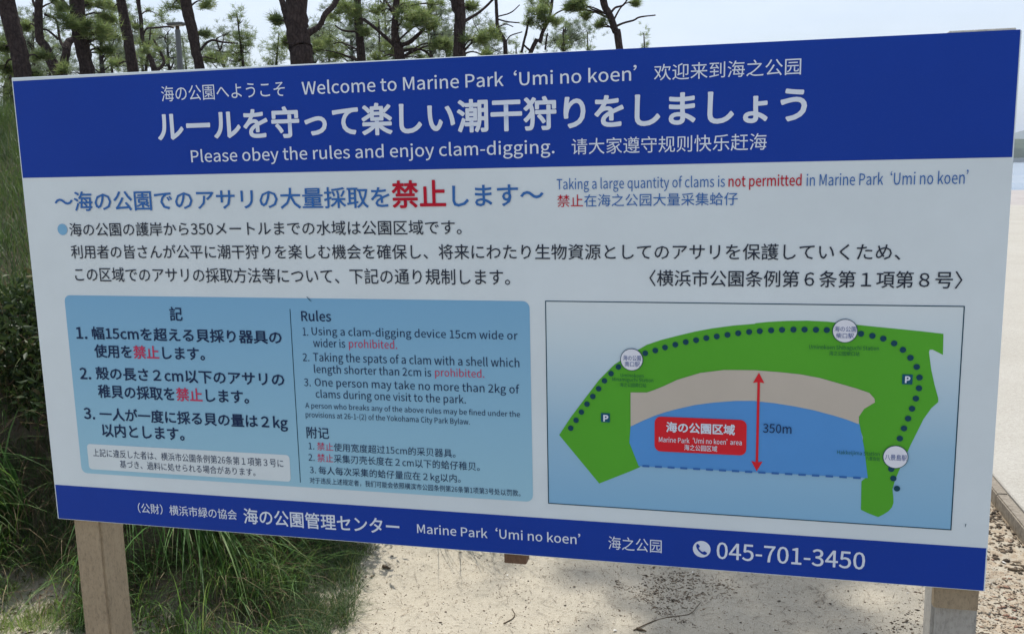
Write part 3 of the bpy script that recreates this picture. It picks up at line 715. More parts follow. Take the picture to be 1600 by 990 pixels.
def bush(name, label, c, rad, nleaf, nt, seed, m=None, leaf=(.016, .030)):
    g = np.random.default_rng(seed)
    root = thing(name, (c[0], c[1], float(height(c[0], c[1]))), label, 'bush')
    c0 = np.array([0, 0, c[2] - float(height(c[0], c[1]))])
    tips, parts = [], []
    for k in range(nt):
        v = g.normal(0, 1, 3); v /= np.linalg.norm(v); v[2] = abs(v[2]) * .8 - .25
        tip = c0 + v * np.array(rad) * g.uniform(.55, 1.02)
        b0 = np.array([g.normal(0, .12), g.normal(0, .08), -.03])
        mid = (b0 + tip) / 2 + g.normal(0, .07, 3)
        P = spline([b0, mid, tip], 7); parts.append(tube_arrays(P, np.linspace(.006, .0015, 7), 5)); tips.append(P)
    V, F = join_arrays(parts); np_mesh('stems', V, F, M_twig, root)
    P = np.concatenate([p[2:] for p in tips]); k = g.integers(0, len(P), nleaf)
    q = P[k] + g.normal(0, .055, (nleaf, 3))
    d = g.normal(0, 1, (nleaf, 3)); d /= np.linalg.norm(d, axis=1)[:, None]
    e = np.cross(d, g.normal(0, 1, (nleaf, 3))); e /= np.linalg.norm(e, axis=1)[:, None]
    s = g.uniform(leaf[0], leaf[1], nleaf)[:, None]
    nrm = np.cross(d, e) * s * .18
    V = np.stack([q - d * s, q - e * s * .36 + nrm, q + d * s, q + e * s * .36 + nrm], 1).reshape(-1, 3)
    b = np.arange(nleaf)[:, None] * 4
    F = np.concatenate([b + [0, 1, 2], b + [0, 2, 3]], 1).reshape(-1, 3)
    np_mesh('foliage', V, F, m or M_bush, root)
    return root
bush('shrub', 'dark leafy shrub in shade at the left edge of the photo beside the board', (-1.45, 1.35, .80), (.62, .42, .46), 12000, 120, 1)
bush('shrub', 'dark shrub behind the lower left corner of the board, above the left post', (-.70, 1.32, .70), (.55, .36, .46), 9000, 100, 2)
bush('shrub', 'low dark shrub behind the board at the right end of the bank', (-.02, 1.42, .52), (.42, .34, .42), 6500, 70, 3)
bush('shrub', 'brown shaded shrub at the far left beside the sandy foot of the bank', (-2.3, .95, .60), (.6, .45, .5), 7000, 80, 4)
bush('shrub', 'sparse light shrub on the grassy slope at the upper left', (-3.4, 4.6, 1.55), (.9, .6, .5), 3500, 60, 5, M_grass)

bush('shrub', 'dark spreading shrub on the bank beyond the left edge of the board', (-3.6, .55, .55), (.8, .5, .5), 6000, 80, 6)
# ---- pines
M_bark = mat('pine bark', (.08, .055, .045), .95, .1)
bt = N(M_bark, 'ShaderNodeTexCoord'); bm_ = N(M_bark, 'ShaderNodeMapping'); bm_.inputs['Scale'].default_value = (1, 1, .35); L(M_bark, bt.outputs['Object'], bm_.inputs['Vector'])
vo = N(M_bark, 'ShaderNodeTexVoronoi'); vo.inputs['Scale'].default_value = 26; vo.feature = 'DISTANCE_TO_EDGE'; L(M_bark, bm_.outputs['Vector'], vo.inputs['Vector'])
bn = noise_tex(M_bark, 14, 6, .7)
bc = ramp(M_bark, vo.outputs['Distance'], [(0, (.016, .012, .012)), (.12, (.048, .035, .033)), (.5, (.075, .055, .05))])
L(M_bark, mixc(M_bark, .5, bc, ramp(M_bark, bn, [(.35, (.02, .016, .016)), (.7, (.10, .075, .068))])), bsdf(M_bark).inputs['Base Color'])
bump(M_bark, vo.outputs['Distance'], .9, .03)

pg = np.random.default_rng(77)
PROTO = []
for k in range(6):          # one spray of needles round a twig end
    nn = 22; d = pg.normal(0, 1, (nn, 3)); d[:, 2] = np.abs(d[:, 2]) * 1.1 - .25; d /= np.linalg.norm(d, axis=1)[:, None]
    e = np.cross(d, pg.normal(0, 1, (nn, 3))); e /= np.linalg.norm(e, axis=1)[:, None]
    b = pg.normal(0, .018, (nn, 3)); ln = pg.uniform(.085, .135, nn)[:, None]
    PROTO.append(np.stack([b - e * .0042, b + e * .0042, b + d * ln], 1).reshape(-1, 3))
PROTO = np.array(PROTO)
def sprays(C, scale, g):
    n = len(C); V = PROTO[g.integers(0, len(PROTO), n)]
    a = g.uniform(0, 2 * np.pi, n); ca, sa = np.cos(a)[:, None], np.sin(a)[:, None]
    x = V[..., 0] * ca - V[..., 1] * sa; y = V[..., 0] * sa + V[..., 1] * ca
    V = np.stack([x, y, V[..., 2]], -1) * np.asarray(scale).reshape(-1, 1, 1) + C[:, None, :]
    return V.reshape(-1, 3)
def pine(label, pts, D, branches=(), clumps=(), top=10.5, seed=0, crown=26, name='pine_tree', spread=2.6, cz=None, nsp=34, group='pine trees behind the board', trunk_n=10, side=None, az=None):
    """pts: trunk centre line (x, y, width) in photograph pixels, low to high; D metres ahead of the lens"""
    g = np.random.default_rng(seed + 500)
    P = [np.append(at(x, y, D), w * D / FPX / 2) for x, y, w in pts]
    lo, lo2 = P[0], P[1]
    slope = (lo[:3] - lo2[:3]) / max(1e-3, abs(lo[2] - lo2[2]))
    gz = 1.9
    for _ in range(3):
        q = lo[:3] + slope * (lo[2] - gz) * np.array([.45, .45, 0]); q[2] = gz; gz = float(height(q[0], q[1])) - .12
    q[2] = gz
    base = np.append(q, lo[3] * 1.35)
    hi, hi2 = P[-1], P[-2]
    sl = (hi[:3] - hi2[:3]) / max(1e-3, abs(hi[2] - hi2[2])); sl[:2] *= .35
    ups = []; z = hi[2]; cur = hi[:3].copy(); H = top
    for k in range(5):
        st = (H - hi[2]) / 5; cur = cur + np.array([sl[0] * st + g.normal(0, .12), sl[1] * st + g.normal(0, .12), st])
        ups.append(np.append(cur.copy(), hi[3] * (1 - (k + 1) / 5 * .82)))
    K = np.array([base] + P + ups)
    S_ = spline(K, 46); S_[:, 3] = np.maximum(S_[:, 3], .012)
    root = thing(name, tuple(q), label, 'tree', group)
    V, F = tube_arrays(S_[:, :3], S_[:, 3], trunk_n, .05, g); np_mesh('trunk', V - q, F, M_bark, root, True)
    tw, need = [], []
    def clump(c, r, n, frm, fr=.018):
        c = np.asarray(c, float)
        mid = (frm * .45 + c * .55) + g.normal(0, .12, 3) * (np.linalg.norm(c - frm) * .25) + np.array([0, 0, .06])
        B = spline([frm, mid, c], 9); tw.append(tube_arrays(B, np.linspace(fr, .006, 9), 5))
        m_ = max(3, n // 7)
        for j in range(m_):
            v = g.normal(0, 1, 3) * np.array([1, 1, .5]); v /= np.linalg.norm(v)
            e = c + v * r * g.uniform(.5, 1); s0 = B[g.integers(5, 9)]
            tw.append(tube_arrays(spline([s0, (s0 + e) / 2 + g.normal(0, .03, 3), e], 4), np.linspace(.006, .003, 4), 4))
            need.append(e + g.normal(0, r * .26, (8, 3)) * np.array([1, 1, .6]))
    def near_trunk(c):
        z = np.clip(c[2] - .25 * np.linalg.norm(c[:2] - S_[-1, :2]), S_[0, 2] + .8, S_[-1, 2])
        return S_[np.argmin(abs(S_[:, 2] - z)), :3]
    for bp in branches:
        B = np.array([np.append(at(x, y, D + dz), w * D / FPX / 2) for x, y, w, dz in bp]); B = spline(B, 16)
        B[:, 3] = np.maximum(B[:, 3], .004) * (1 + .0 * B[:, 3])
        V, F = tube_arrays(B[:, :3], B[:, 3], 7, .06, g); np_mesh('branch', V - q, F, M_bark, root, True)
    for x, y, r, n, dz in clumps:
        c = at(x, y, D + dz); clump(c, r * D / FPX, n, near_trunk(c))
    z0 = (3.6 if cz is None else cz)
    for k in range(crown if side else int(crown * .5)):
        t = g.random() ** .8; zc = z0 + (top - z0) * t
        s = S_[np.argmin(abs(S_[:, 2] - (zc - .3))), :3]
        a = g.uniform(0, 2 * np.pi) if az is None else g.normal(az, .9)
        rr = spread * (1 - .55 * t) * g.uniform(.35, 1)
        clump(s + np.array([math.cos(a) * rr, math.sin(a) * rr, g.uniform(.1, .5)]), g.uniform(.30, .60), nsp, s, .03)
    if tw: V, F = join_arrays(tw); np_mesh('twigs', V - q, F, M_bark, root)
    C = np.concatenate(need); V = sprays(C, g.uniform(.8, 1.25, len(C)), g)
    F = np.arange(len(V)).reshape(-1, 3); np_mesh('crown', V - q, F, M_need, root)
    return root

pine('leftmost thick dark pine trunk leaning left above the left corner of the board', [(36, 123, 26), (30, 80, 26), (20, 45, 26), (8, 0, 27)], 11.5, (), [(4, 75, 10, 28, .2), (6, 110, 12, 34, .4), (60, 90, 14, 16, .8), (52, 118, 10, 14, .5)], seed=1, crown=24, cz=4.3)
pine('forked pine with a kinked thin left stem, second from the left', [(96, 124, 22), (82, 100, 17), (70, 72, 13), (62, 60, 13), (60, 20, 12), (61, -20, 11)], 14,
     [[(96, 122, 14, 0), (103, 85, 12, 0), (106, 68, 12, .1), (118, 58, 6, .2)], [(100, 76, 5, 0), (93, 60, 4, .1), (88, 32, 4, .2), (70, 23, 4, 0)], [(92, 62, 4, .1), (75, 48, 3, 0), (66, 46, 3, 0)], [(60, 20, 5, 0), (53, 6, 4, 0), (50, -6, 4, .1)]],
     [(100, 110, 7, 10, -.2), (46, 40, 10, 8, .3), (86, 4, 10, 7, .4)], seed=2, crown=16, cz=5.0)
pine('dark upright pine trunk with bright green sprays on it, third from the left', [(137, 118, 22), (130, 80, 22), (122, 40, 23), (119, 0, 22)], 12.5,
     [[(118, 22, 8, 0), (102, 8, 7, .1), (92, -10, 6, .3)], [(128, 70, 5, 0), (145, 62, 4, .2), (165, 60, 3, .4)]],
     [(112, 35, 18, 46, -.4), (150, 50, 22, 66, -.3), (172, 62, 16, 32, .2), (100, 15, 14, 20, -.2), (152, 8, 22, 40, .3), (165, 28, 16, 28, .5), (162, 84, 12, 16, .3)], seed=3, crown=26, cz=4.4)
pine('straight dark pine trunk leaning left, left of the two thin grey stems', [(208, 113, 17), (203, 80, 16), (196, 40, 15), (189, 0, 15)], 15, (), [(178, 12, 12, 16, .3), (182, 104, 12, 16, .5)], seed=4, crown=20, cz=5.2)
pine('thin grey forked pine between the straight trunk and the lamp post', [(242, 114, 9), (232, 85, 7), (223, 62, 6), (220, 30, 6), (216, 0, 6)], 20,
     [[(222, 58, 4, 0), (229, 45, 3, 0), (240, 44, 3, .2), (262, 42, 3, .4), (272, 44, 2, .4)], [(244, 112, 5, 0), (256, 98, 5, .2), (250, 80, 4, .3), (240, 62, 3, .4)]],
     [(238, 18, 18, 26, .4), (236, 70, 14, 26, 0), (225, 76, 10, 22, -.3), (206, 40, 10, 8, 0)], seed=5, crown=14, cz=7, top=10)
pine('dark leaning pine trunk directly right of the lamp post, with a thin bent branch', [(312, 109, 15), (306, 80, 15), (300, 45, 16), (290, 0, 17)], 14,
     [[(314, 78, 4, 0), (322, 68, 4, .1), (332, 63, 3.6, .1), (348, 66, 3, .2), (372, 68, 2, .3)]],
     [(270, 8, 16, 22, .3), (315, 55, 10, 14, .2), (330, 92, 16, 22, .6), (322, 5, 16, 14, .2)], seed=6, crown=24, cz=4.6)
pine('thickest pine trunk, with a scarred fork and heavy bent branch on its right', [(472, 102, 36), (470, 75, 35), (464, 45, 34), (464, 0, 32)], 10.5,
     [[(474, 56, 14, 0), (486, 50, 11, .05), (500, 40, 9, .1), (508, 22, 9, .1), (522, 8, 9, .2), (531, -14, 8, .3)], [(458, 60, 14, .1), (448, 28, 11, .2), (440, 0, 10, .3), (432, -22, 10, .4)]],
     [(430, 32, 9, 8, .3), (448, 70, 10, 12, .6)], seed=7, crown=34, cz=4.2, top=11)
pine('straight dark pine trunk right of the heavy bent branch', [(565, 97, 14), (562, 60, 13), (560, 25, 13), (558, -10, 12)], 15, [[(560, 50, 4, 0), (536, 48, 3, .1), (524, 40, 2, .2)]],
     [(548, 12, 24, 60, -.2), (525, 22, 16, 28, .2), (520, 68, 16, 24, .5), (530, 88, 14, 18, .4), (578, 52, 11, 22, -.1), (500, 78, 14, 20, .2)], seed=8, crown=22, cz=4.8)
pine('pine trunk with two low limbs spreading in a wide V, right of centre left', [(625, 92, 16), (620, 70, 16), (617, 50, 12), (619, 0, 10)], 14,
     [[(618, 72, 7, 0), (602, 58, 6, .1), (586, 44, 5, .1), (568, 30, 5, .2)], [(624, 72, 8, 0), (640, 66, 7, -.1), (652, 56, 6, -.2), (662, 46, 5, -.2)], [(628, 80, 5, 0), (648, 77, 4, .1), (664, 80, 3, .2), (674, 90, 3, .2)], [(618, 20, 5, 0), (604, 4, 4, .2), (600, -8, 4, .2)]],
     [(648, 22, 22, 70, -.3), (668, 34, 18, 46, -.3), (640, 8, 20, 40, .2), (690, 68, 18, 44, .1), (700, 74, 12, 20, .2), (608, 80, 16, 26, .5), (592, 92, 12, 16, .5), (685, 8, 16, 16, .3), (596, 18, 16, 22, .3), (655, 88, 14, 14, .6)], seed=9, crown=22, cz=4.8)
pine('dark straight pine trunk standing above the word Park on the board', [(718, 88, 19), (718, 50, 18), (719, 20, 18), (714, -5, 22)], 12.5, [[(722, 36, 6, 0), (735, 28, 5, .1), (748, 20, 4.5, .2), (764, 6, 4, .3), (776, -8, 4, .3)], [(712, 6, 8, 0), (702, -6, 7, .1), (696, -20, 6, .2)]],
     [(742, 60, 16, 34, -.2), (764, 58, 13, 26, -.1), (736, 14, 11, 12, .3), (750, 84, 14, 10, .4)], seed=10, crown=26, cz=4.3, az=-2.2, spread=3.0)
pine('slender kinked pine with thin bare twigs, right of the straight trunk', [(790, 84, 7), (788, 64, 6.5), (778, 45, 6), (776, 20, 5.5), (774, -10, 5)], 19,
     [[(777, 30, 2.6, 0), (792, 34, 2.2, .1), (812, 36, 2, .1)], [(778, 26, 2.2, 0), (798, 20, 2, .1), (812, 8, 1.5, .2)], [(790, 66, 2, 0), (798, 56, 2, .1), (816, 50, 1.6, .1)], [(780, 42, 2, 0), (790, 38, 1.8, .1), (802, 42, 1.5, .1)]],
     [(778, 58, 10, 18, -.1)], seed=11, crown=8, cz=7.5, top=10)
pine('pine with two slim stems in a narrow V under a round green spray', [(829, 82, 7), (843, 66, 6.5), (848, 50, 6), (856, 34, 5), (862, 8, 5)], 17,
     [[(815, 82, 4.5, 0), (819, 64, 4, 0), (823, 48, 4, 0), (826, 30, 3, 0)], [(829, 80, 4, 0), (822, 74, 3, 0), (818, 70, 3, 0)], [(854, 38, 3, 0), (868, 22, 2.5, .1), (884, 14, 2.2, .1), (900, 8, 2, .2)], [(852, 78, 3, .2), (854, 60, 3, .2), (856, 52, 2, .2)]],
     [(838, 22, 17, 64, -.2), (852, 34, 14, 46, -.2), (842, 6, 17, 40, .1), (868, 36, 10, 14, .1), (832, 36, 10, 20, 0)], seed=12, crown=10, cz=6.2, top=9.5)
pine('rightmost leaning pine trunk with thin bare branches on its right', [(968, 76, 12), (962, 50, 11), (953, 25, 11), (941, -6, 11)], 15,
     [[(961, 42, 4, 0), (975, 36, 3.5, .1), (990, 32, 3, .1), (1000, 27, 2.6, .1), (1024, 24, 2, .2)], [(956, 18, 4, 0), (962, 12, 3.5, .1), (974, 8, 3, .1), (982, -4, 2.4, .1)], [(948, 22, 3.5, 0), (934, 18, 3, .1), (922, 13, 2.5, .1), (912, 4, 2, .1)], [(958, 42, 3, 0), (946, 42, 2.5, 0), (938, 40, 2, 0)]],
     [(902, 8, 15, 56, -.1), (896, 16, 12, 34, 0), (940, 38, 8, 8, 0), (992, 2, 8, 8, .1), (915, 22, 9, 10, .2)], seed=13, crown=16, cz=5.2, az=math.pi)

g = np.random.default_rng(41); J = [o for o in COL.objects if o.name.startswith('pine_tree') and 'word Park' in o.get('label', '')][0]
q = np.array(J.location); hub = q + np.array([.1, -.2, 7.2 - q[2]]); tw, need = [], []
for tx, ty, hh in ((1.50, 1.30, 8.6), (1.72, 1.02, 8.8), (1.98, .80, 8.4), (2.12, 1.15, 9.0), (1.90, 1.25, 8.2), (1.38, 1.36, 9.2), (2.30, .80, 8.7), (2.0, 1.0, 9.3), (2.45, 1.6, 8.8), (1.75, 1.7, 9.0), (2.1, 1.5, 8.6), (1.62, .80, 8.2)):
    c = np.array([tx, ty, 0]) + np.array(SUN) / SUN.z * hh
    B = spline([hub, (hub + c) / 2 + g.normal(0, .2, 3) + [0, 0, .3], c], 10); tw.append(tube_arrays(B, np.linspace(.045, .010, 10), 6))
    e = c + g.normal(0, 1, (12, 3)) * [.16, .16, .10]
    for u in e: tw.append(tube_arrays(spline([B[7], u], 3), np.linspace(.009, .004, 3), 4))
    need.append((e[:, None, :] + g.normal(0, .07, (12, 3, 3))).reshape(-1, 3))
V, F = join_arrays(tw); np_mesh('overhanging_limb', V - q, F, M_bark, J)
C = np.concatenate(need); V = sprays(C, np.ones(len(C)), g); np_mesh('limb_needles', V - q, np.arange(len(V)).reshape(-1, 3), M_need, J)

# smaller and farther pines seen between the trunks
def young(label, x, ytop, ybot, D, w, seed, n=16, sp=30):
    g = np.random.default_rng(seed); ptop = at(x, ytop, D); pb = at(x + 2, ybot, D)
    gz = float(height(pb[0], pb[1])) - .1
    q = np.array([pb[0], pb[1], gz])
    root = thing('young_pine_tree', tuple(q), label, 'tree', 'smaller pines in the background')
    S_ = spline([q, (q + ptop) / 2 + g.normal(0, .08, 3), ptop], 20)
    V, F = tube_arrays(S_, np.linspace(.075, .012, 20) * D / 20, 7, .04, g); np_mesh('trunk', V - q, F, M_bark, root, True)
    tw, need = [], [ptop + g.normal(0, .10, (8, 3))]; Hh = ptop[2] - gz; half = w * D / FPX / 2
    for k in range(n):
        t = (k + .6) / n * .82; s = S_[int((1 - t) * 19)]
        for j in range(4):
            a = g.uniform(0, 2 * np.pi); rr = half * (.25 + 1.1 * t / .82) * g.uniform(.5, 1.1)
            e = s + np.array([math.cos(a) * rr, math.sin(a) * rr, .18 * rr + g.normal(0, .05)])
            tw.append(tube_arrays(spline([s, (s + e) / 2 - [0, 0, .05], e], 5), np.linspace(.016, .005, 5), 4))
            cnt = max(3, int(sp * (.3 + t)))
            tt = g.uniform(.45, 1.05, cnt)[:, None]
            need.append(s + (e - s) * tt + g.normal(0, .10 + .05 * rr, (cnt, 3)))
    V, F = join_arrays(tw); np_mesh('twigs', V - q, F, M_bark, root)
    C = np.concatenate(need); V = sprays(C, g.uniform(.8, 1.2, len(C)) * max(1, D / 24), g)
    np_mesh('crown', V - q, np.arange(len(V)).reshape(-1, 3), M_need, root)
young('young pine with a pointed light green top, midway between lamp post and thickest trunk', 370, 20, 104, 18, 62, 21, 12, 13)
young('small bushy pine touching the left side of the thickest trunk', 436, 52, 102, 19, 52, 22, 9, 15)
young('small grey green pine behind the leftmost trunk', 8, 52, 125, 22, 60, 23, 12, 12)
young('small distant pine seen between the forked pine and its neighbour', 70, 62, 122, 30, 100, 24, 10, 12)
young('small distant pine seen right of the third trunk', 170, 50, 116, 30, 90, 25, 10, 12)
young('small distant pine behind the thin grey forked pine', 236, 40, 112, 28, 80, 26, 10, 12)
young('small distant pine just left of the dark leaning trunk', 285, 60, 110, 32, 60, 27, 9, 11)
young('small distant pine left of the straight trunk by the bent branch', 515, 36, 100, 27, 84, 28, 11, 13)
young('small distant pine between the straight trunk and the wide V', 592, 30, 96, 28, 70, 29, 11, 13)
young('small distant pine right of the wide V pine', 668, 40, 92, 30, 70, 30, 10, 10)
young('small grey green pine below the round spray, between V stems and rightmost trunk', 880, 42, 82, 26, 58, 31, 9, 14)
young('tiny pine top with a slanted tip at the right end of the row', 1006, 52, 78, 30, 34, 32, 6, 12)
young('tiny distant pine low between the narrow V and the slender pine', 806, 66, 84, 32, 50, 33, 5, 8)
young('small distant pine right of the narrow V stems', 918, 50, 80, 32, 60, 34, 6, 8)

def far_pine(label, x, ytop, D, w, seed, ncl=24, ybot=125):
    """open crowned pine farther back: bent trunk, limbs and clumps all through the crown"""
    g = np.random.default_rng(seed + 900); ptop = at(x, ytop, D); pb = at(x + g.uniform(-6, 6), ybot, D)
    gz = float(height(pb[0], pb[1])) - .1; q = np.array([pb[0], pb[1], gz])
    root = thing('pine_tree', tuple(q), label, 'tree', 'smaller pines in the background')
    S_ = spline([q, q * .6 + ptop * .4 + g.normal(0, .2, 3), q * .25 + ptop * .75 + g.normal(0, .2, 3), ptop], 24)
    rad = np.linspace(.11, .02, 24); V, F = tube_arrays(S_, rad, 8, .05, g); np_mesh('trunk', V - q, F, M_bark, root, True)
    half = w * D / FPX / 2; zl = at(x, ybot - 8, D)[2]; zt = ptop[2]; tw, need = [], []
    ncl = int(ncl * .72)
    for k in range(ncl):
        t = (k + g.random()) / ncl; z = zl + (zt - zl) * t; s = S_[np.argmin(abs(S_[:, 2] - (z - .2)))]
        a = g.uniform(0, 2 * np.pi); rr = half * g.uniform(.25, 1) * (1 - .35 * t); r = g.uniform(.25, .5)
        c = s + np.array([math.cos(a) * rr, math.sin(a) * rr, g.uniform(0, .5)])
        B = spline([s, (s + c) / 2 + g.normal(0, .12, 3), c], 6); tw.append(tube_arrays(B, np.linspace(.03, .008, 6), 4))
        e = c + g.normal(0, 1, (9, 3)) * np.array([r, r, r * .45]) * .8
        for u in e[:5]: tw.append(tube_arrays(spline([B[4], u], 3), np.linspace(.010, .005, 3), 3))
        need.append((e[:, None, :] + g.normal(0, r * .22, (9, 3, 3))).reshape(-1, 3))
    V, F = join_arrays(tw); np_mesh('twigs', V - q, F, M_bark, root)
    C = np.concatenate(need); V = sprays(C, g.uniform(.9, 1.4, len(C)) * max(1, D / 26), g)
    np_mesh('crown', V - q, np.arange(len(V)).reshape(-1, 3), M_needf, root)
far_pine('loose grey green pine filling the gap left of the leftmost trunk', 14, 40, 24, 90, 1, 20, 130)
far_pine('loose pine behind the gap between leftmost trunk and forked pine', 52, 20, 27, 80, 2, 22)
far_pine('loose pine behind the forked pine, its needles low over the board', 84, 70, 34, 110, 3, 18)
far_pine('loose pine right of the third trunk with green sprays', 164, -10, 26, 90, 4, 30)
far_pine('loose pine between straight trunk and grey stems, reaching low', 215, 30, 32, 100, 5, 24)
far_pine('loose pine behind the lamp post', 262, 50, 30, 84, 6, 18)
far_pine('low loose pine right of the dark leaning trunk', 338, 60, 28, 76, 7, 16, 115)
far_pine('loose pine close behind the right side of the thickest trunk', 500, 45, 26, 80, 8, 20, 110)
far_pine('loose pine behind the straight trunk by the bent branch', 545, 10, 30, 110, 9, 28, 110)
far_pine('loose pine left behind the wide V limbs', 600, -5, 33, 90, 10, 28, 105)
far_pine('loose pine right behind the wide V limbs', 668, 5, 27, 90, 11, 26, 100)
far_pine('low loose pine left of the trunk above the word Park', 700, 50, 30, 60, 12, 12, 98)
far_pine('low loose pine right of the trunk above the word Park', 752, 46, 26, 66, 13, 12, 96)
far_pine('loose pine right of the narrow V under the green spray', 884, 38, 27, 70, 14, 15, 88)

# lamp post among the pines
D = 21
M_lamp = mat('galvanised lamp post', (.16, .17, .175), .6, .4, .2)
b0 = at(281.5, 112, D); gz = float(height(b0[0], b0[1]))
lp = thing('street_lamp', (b0[0], b0[1], gz), 'grey lamp post with a flat lamp head, standing among the pines at upper left', 'street lamp')
t0 = at(277.5, 47, D) - np.array([b0[0], b0[1], gz]); r = 8.5 * D / FPX / 2
V, F = tube_arrays([(0, 0, -.2), (t0[0] * .5, t0[1] * .5, t0[2] / 2), tuple(t0)], [r * 1.15, r, r * .95], 16); np_mesh('pole', V, F, M_lamp, lp, True)
V, F = tube_arrays([(t0[0], t0[1], t0[2] - .02), (t0[0], t0[1], t0[2] + .05), (t0[0], t0[1], t0[2] + .10)], [r * .6, r * .75, r * .5], 14); np_mesh('neck', V, F, M_twig, lp, True)
V, F = box((t0[0] - .23, t0[1] - .11, t0[2] + .10), (t0[0] + .19, t0[1] + .11, t0[2] + .16), .02, 2); mesh_obj('lamp_head', V, F, M_lamp, lp)
V, F = box((t0[0] - .17, t0[1] - .08, t0[2] + .085), (t0[0] + .13, t0[1] + .08, t0[2] + .099), .004); mesh_obj('diffuser', V, F, mat('lamp glass', (.7, .7, .66), .3), lp)

# ================================================================ LITTER ON THE SAND
def bits(name, n, region, s0, s1, m, flat=.5, lng=1.0, cond=None, seed=1):
    g = np.random.default_rng(seed)
    x = g.uniform(region[0], region[1], n); y = g.uniform(region[2], region[3], n)
    if cond is not None: k = cond(x, y); x, y = x[k], y[k]
    n = len(x); s = g.uniform(s0, s1, n) * g.uniform(.5, 1, n); z = height(x, y) + s * .15
    O = np.array([(1, 0, 0), (-1, 0, 0), (0, 1, 0), (0, -1, 0), (0, 0, 1), (0, 0, -1)], float)
    Ft = np.array([(0, 2, 4), (2, 1, 4), (1, 3, 4), (3, 0, 4), (2, 0, 5), (1, 2, 5), (3, 1, 5), (0, 3, 5)])
    V = O[None] * s[:, None, None] * np.array([lng, 1, flat]) * g.uniform(.6, 1.3, (n, 6, 1))
    a = g.uniform(0, 2 * np.pi, n); ca, sa = np.cos(a)[:, None], np.sin(a)[:, None]
    V = np.stack([V[..., 0] * ca - V[..., 1] * sa, V[..., 0] * sa + V[..., 1] * ca, V[..., 2]], -1) + np.stack([x, y, z], 1)[:, None]
    F = (Ft[None] + (np.arange(n) * 6)[:, None, None]).reshape(-1, 3)
    o = np_mesh(name, V.reshape(-1, 3), F, m); return tag(o, kind='stuff')
def rmat(name, stops, rough=.8):
    m = mat(name, stops[0][1], rough, .2); g = N(m, 'ShaderNodeNewGeometry')
    L(m, ramp(m, g.outputs['Random Per Island'], stops), bsdf(m).inputs['Base Color']); return m
M_bits = rmat('dark plant bits', [(0, (.04, .03, .02)), (.6, (.12, .088, .06)), (1, (.24, .18, .12))])
M_peb = rmat('grit', [(0, (.14, .10, .07)), (.5, (.32, .25, .18)), (1, (.58, .53, .44))])
M_leaf = rmat('dry leaves', [(0, (.20, .10, .07)), (.5, (.27, .18, .12)), (1, (.36, .30, .22))])
M_shell = mat('bleached shell', (.80, .77, .70), .5, .4)
pat = lambda x, y: fbm(x * 2.4 + 9, y * 2.4 + 4, 3) > .12
bits('plant_litter', 1000, (.3, 3.0, .3, 1.7), .0015, .006, M_bits, .5, 1.5, None, 1)
bits('plant_litter', 12000, (1.2, 3.0, .35, 1.7), .0015, .0065, M_bits, .5, 1.6, pat, 2)
bits('grit', 16000, (.2, 3.06, .25, 1.8), .0012, .0035, M_peb, .7, 1.1, None, 3)
bits('kerb_debris', 5200, (2.5, 3.05, .6, 3.2), .002, .011, M_bits, .6, 1.4, lambda x, y: fbm(x * 4 + 2, y * 4, 3) > .10, 4)
bits('kerb_debris', 420, (2.72, 3.05, 1.25, 2.3), .007, .018, M_bits, .7, 1.2, lambda x, y: fbm(x * 4 + 2, y * 4, 3) > .0, 14)
bits('kerb_debris', 700, (2.55, 3.05, .8, 3.0), .006, .018, M_leaf, .18, 1.5, lambda x, y: fbm(x * 5 + 8, y * 5, 2) > -.02, 5)
bits('kerb_gravel', 2600, (2.5, 3.06, .6, 3.2), .002, .007, M_peb, .7, 1.2, None, 6)
bits('leaf_mould', 2600, (-1.6, .5, .15, 1.5), .003, .009, M_bits, .3, 2.4, lambda x, y: bank_dist(x, y) > -.25, 7)
heap = lambda x, y: ((((x - 1.66) * .8 + (y - 1.12) * .6) / .30) ** 2 + (((y - 1.12) * .8 - (x - 1.66) * .6) / .11) ** 2) < 1.0 + 2.2 * fbm(x * 6, y * 6, 3)
bits('debris_heap', 9000, (1.2, 2.3, .6, 1.6), .0010, .0040, M_bits, .5, 2.8, heap, 21)
heap2 = lambda x, y: ((((x - 1.80) * .8 - (y - .85) * .6) / .42) ** 2 + (((y - .85) * .8 + (x - 1.80) * .6) / .045) ** 2) < .8 + 2.4 * fbm(x * 7, y * 7, 3)
bits('debris_heap', 9000, (1.3, 2.4, .5, 1.3), .0010, .0035, M_bits, .5, 3.0, heap2, 22)
# fallen needles
g = np.random.default_rng(9); n = 2600
x = g.uniform(.35, 3.0, n); y = g.uniform(.3, 1.8, n); a = g.uniform(0, np.pi, n); ln = g.uniform(.02, .055, n)
d = np.stack([np.cos(a), np.sin(a), g.normal(0, .08, n)], 1); s = np.stack([-np.sin(a), np.cos(a), 0 * a], 1) * .0009
c = np.stack([x, y, height(x, y) + .004], 1)
V = np.stack([c - d * ln[:, None] / 2 - s, c - d * ln[:, None] / 2 + s, c + d * ln[:, None] / 2], 1).reshape(-1, 3)
tag(np_mesh('fallen_pine_needles', V, np.arange(3 * n).reshape(-1, 3), M_bits), kind='stuff')

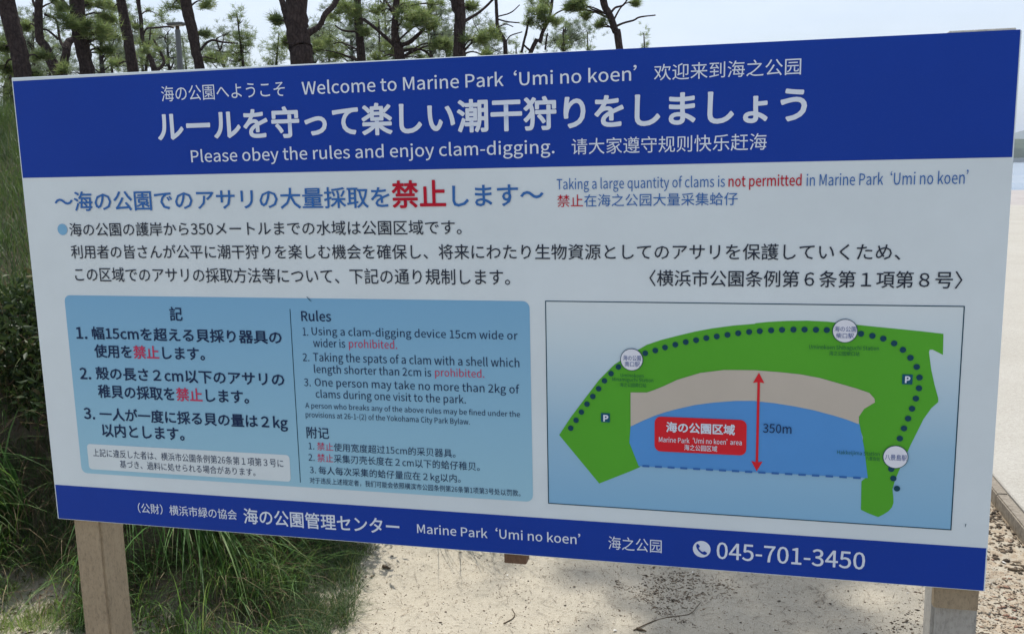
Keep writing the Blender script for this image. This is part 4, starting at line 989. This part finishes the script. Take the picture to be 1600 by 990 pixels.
def onz(px, py, z=0.0):
    d = at(px, py, 1) - CAM; return CAM + d * (z - CAM[2]) / d[2]
def shell(px, py, s, label, seed):
    p = onz(px, py, 0); p[2] = float(height(p[0], p[1])) + s * .12
    g = np.random.default_rng(seed); nu, nv = 9, 5; V = []; F = []
    for i in range(nv):
        for j in range(nu):
            a = -1.15 + 2.3 * j / (nu - 1); r = s * (i + .15) / (nv - .85)
            rib = 1 + .05 * math.cos(j * math.pi)
            V.append((r * math.sin(a) * rib, r * math.cos(a) * .85 * rib - s * .3, s * .42 * math.sin(math.pi * (i + .5) / (nv + .6)) * math.cos(a * .9) + .001))
    for i in range(nv - 1):
        for j in range(nu - 1): k = i * nu + j; F.append((k, k + 1, k + nu + 1, k + nu))
    o = mesh_obj('clam_shell', V, F, M_shell, None, True); so = o.modifiers.new('thick', 'SOLIDIFY'); so.thickness = s * .07
    o.location = tuple(p); o.rotation_euler = (g.uniform(-.3, .3), g.uniform(-.3, .3), g.uniform(0, 6))
    tag(o, label, 'shell', 'broken clam shells on the sand')
shell(961, 985, .010, 'white shell at the bottom edge, nearest the camera', 1)
shell(792, 899, .008, 'white shell just below the brown batten end', 2)
shell(692, 942, .005, 'tiny white shell on the bare sand left of centre', 3)
shell(767, 970, .006, 'small white shell at the bottom, left of the largest one', 4)
shell(1418, 931, .006, 'tiny white shell left of the right post under the blue band', 5)
shell(1570, 866, .012, 'white shell chip beside the kerb debris at the right edge', 6)
shell(1082, 889, .007, 'white shell under the telephone symbol at the band edge', 7)
def twig(pxs, r, label, seed):
    P = []
    for px, py in pxs:
        p = onz(px, py, 0.0); p[2] = float(height(p[0], p[1])) + r * .9; P.append(p)
    P = spline(P, 12); c = P[0].copy(); g = np.random.default_rng(seed)
    V, F = tube_arrays(P - c, np.linspace(r, r * .4, 12), 6, .12, g)
    o = np_mesh('fallen_twig', V, F, M_twig, None, True); o.location = tuple(c); tag(o, label, 'twig')
twig([(990, 982), (1020, 968), (1050, 958), (1078, 948), (1095, 935)], .0022, 'long thin twig lying on the sand below the telephone number', 1)
twig([(787, 972), (800, 966), (804, 958), (800, 950)], .0025, 'small hooked twig on the bright sand below the batten end', 2)
twig([(995, 980), (1010, 984)], .006, 'short dark stick at the bottom edge beside the white shell', 3)
twig([(598, 882), (610, 884)], .008, 'short dark chip on the sand near the shaded edge', 4)
twig([(1575, 880), (1590, 883), (1600, 880)], .006, 'dark chunk of bark by the right edge of the photo', 5)

# ================================================================ SEA AIR
hzV, hzF = box((-6500, -400, -3.2), (6500, 8500, 190))
M_haze = bpy.data.materials.new('sea air'); M_haze.use_nodes = True; hn = M_haze.node_tree.nodes
hn.remove(hn['Principled BSDF']); pvn = hn.new('ShaderNodeVolumePrincipled')
pvn.inputs['Color'].default_value = (.74, .84, .98, 1); pvn.inputs['Density'].default_value = .00026; pvn.inputs['Anisotropy'].default_value = .2
M_haze.node_tree.links.new(pvn.outputs[0], hn['Material Output'].inputs['Volume'])
HAZE = True
if HAZE:
    hzo = mesh_obj('haze', hzV, hzF, M_haze); tag(hzo, kind='stuff')
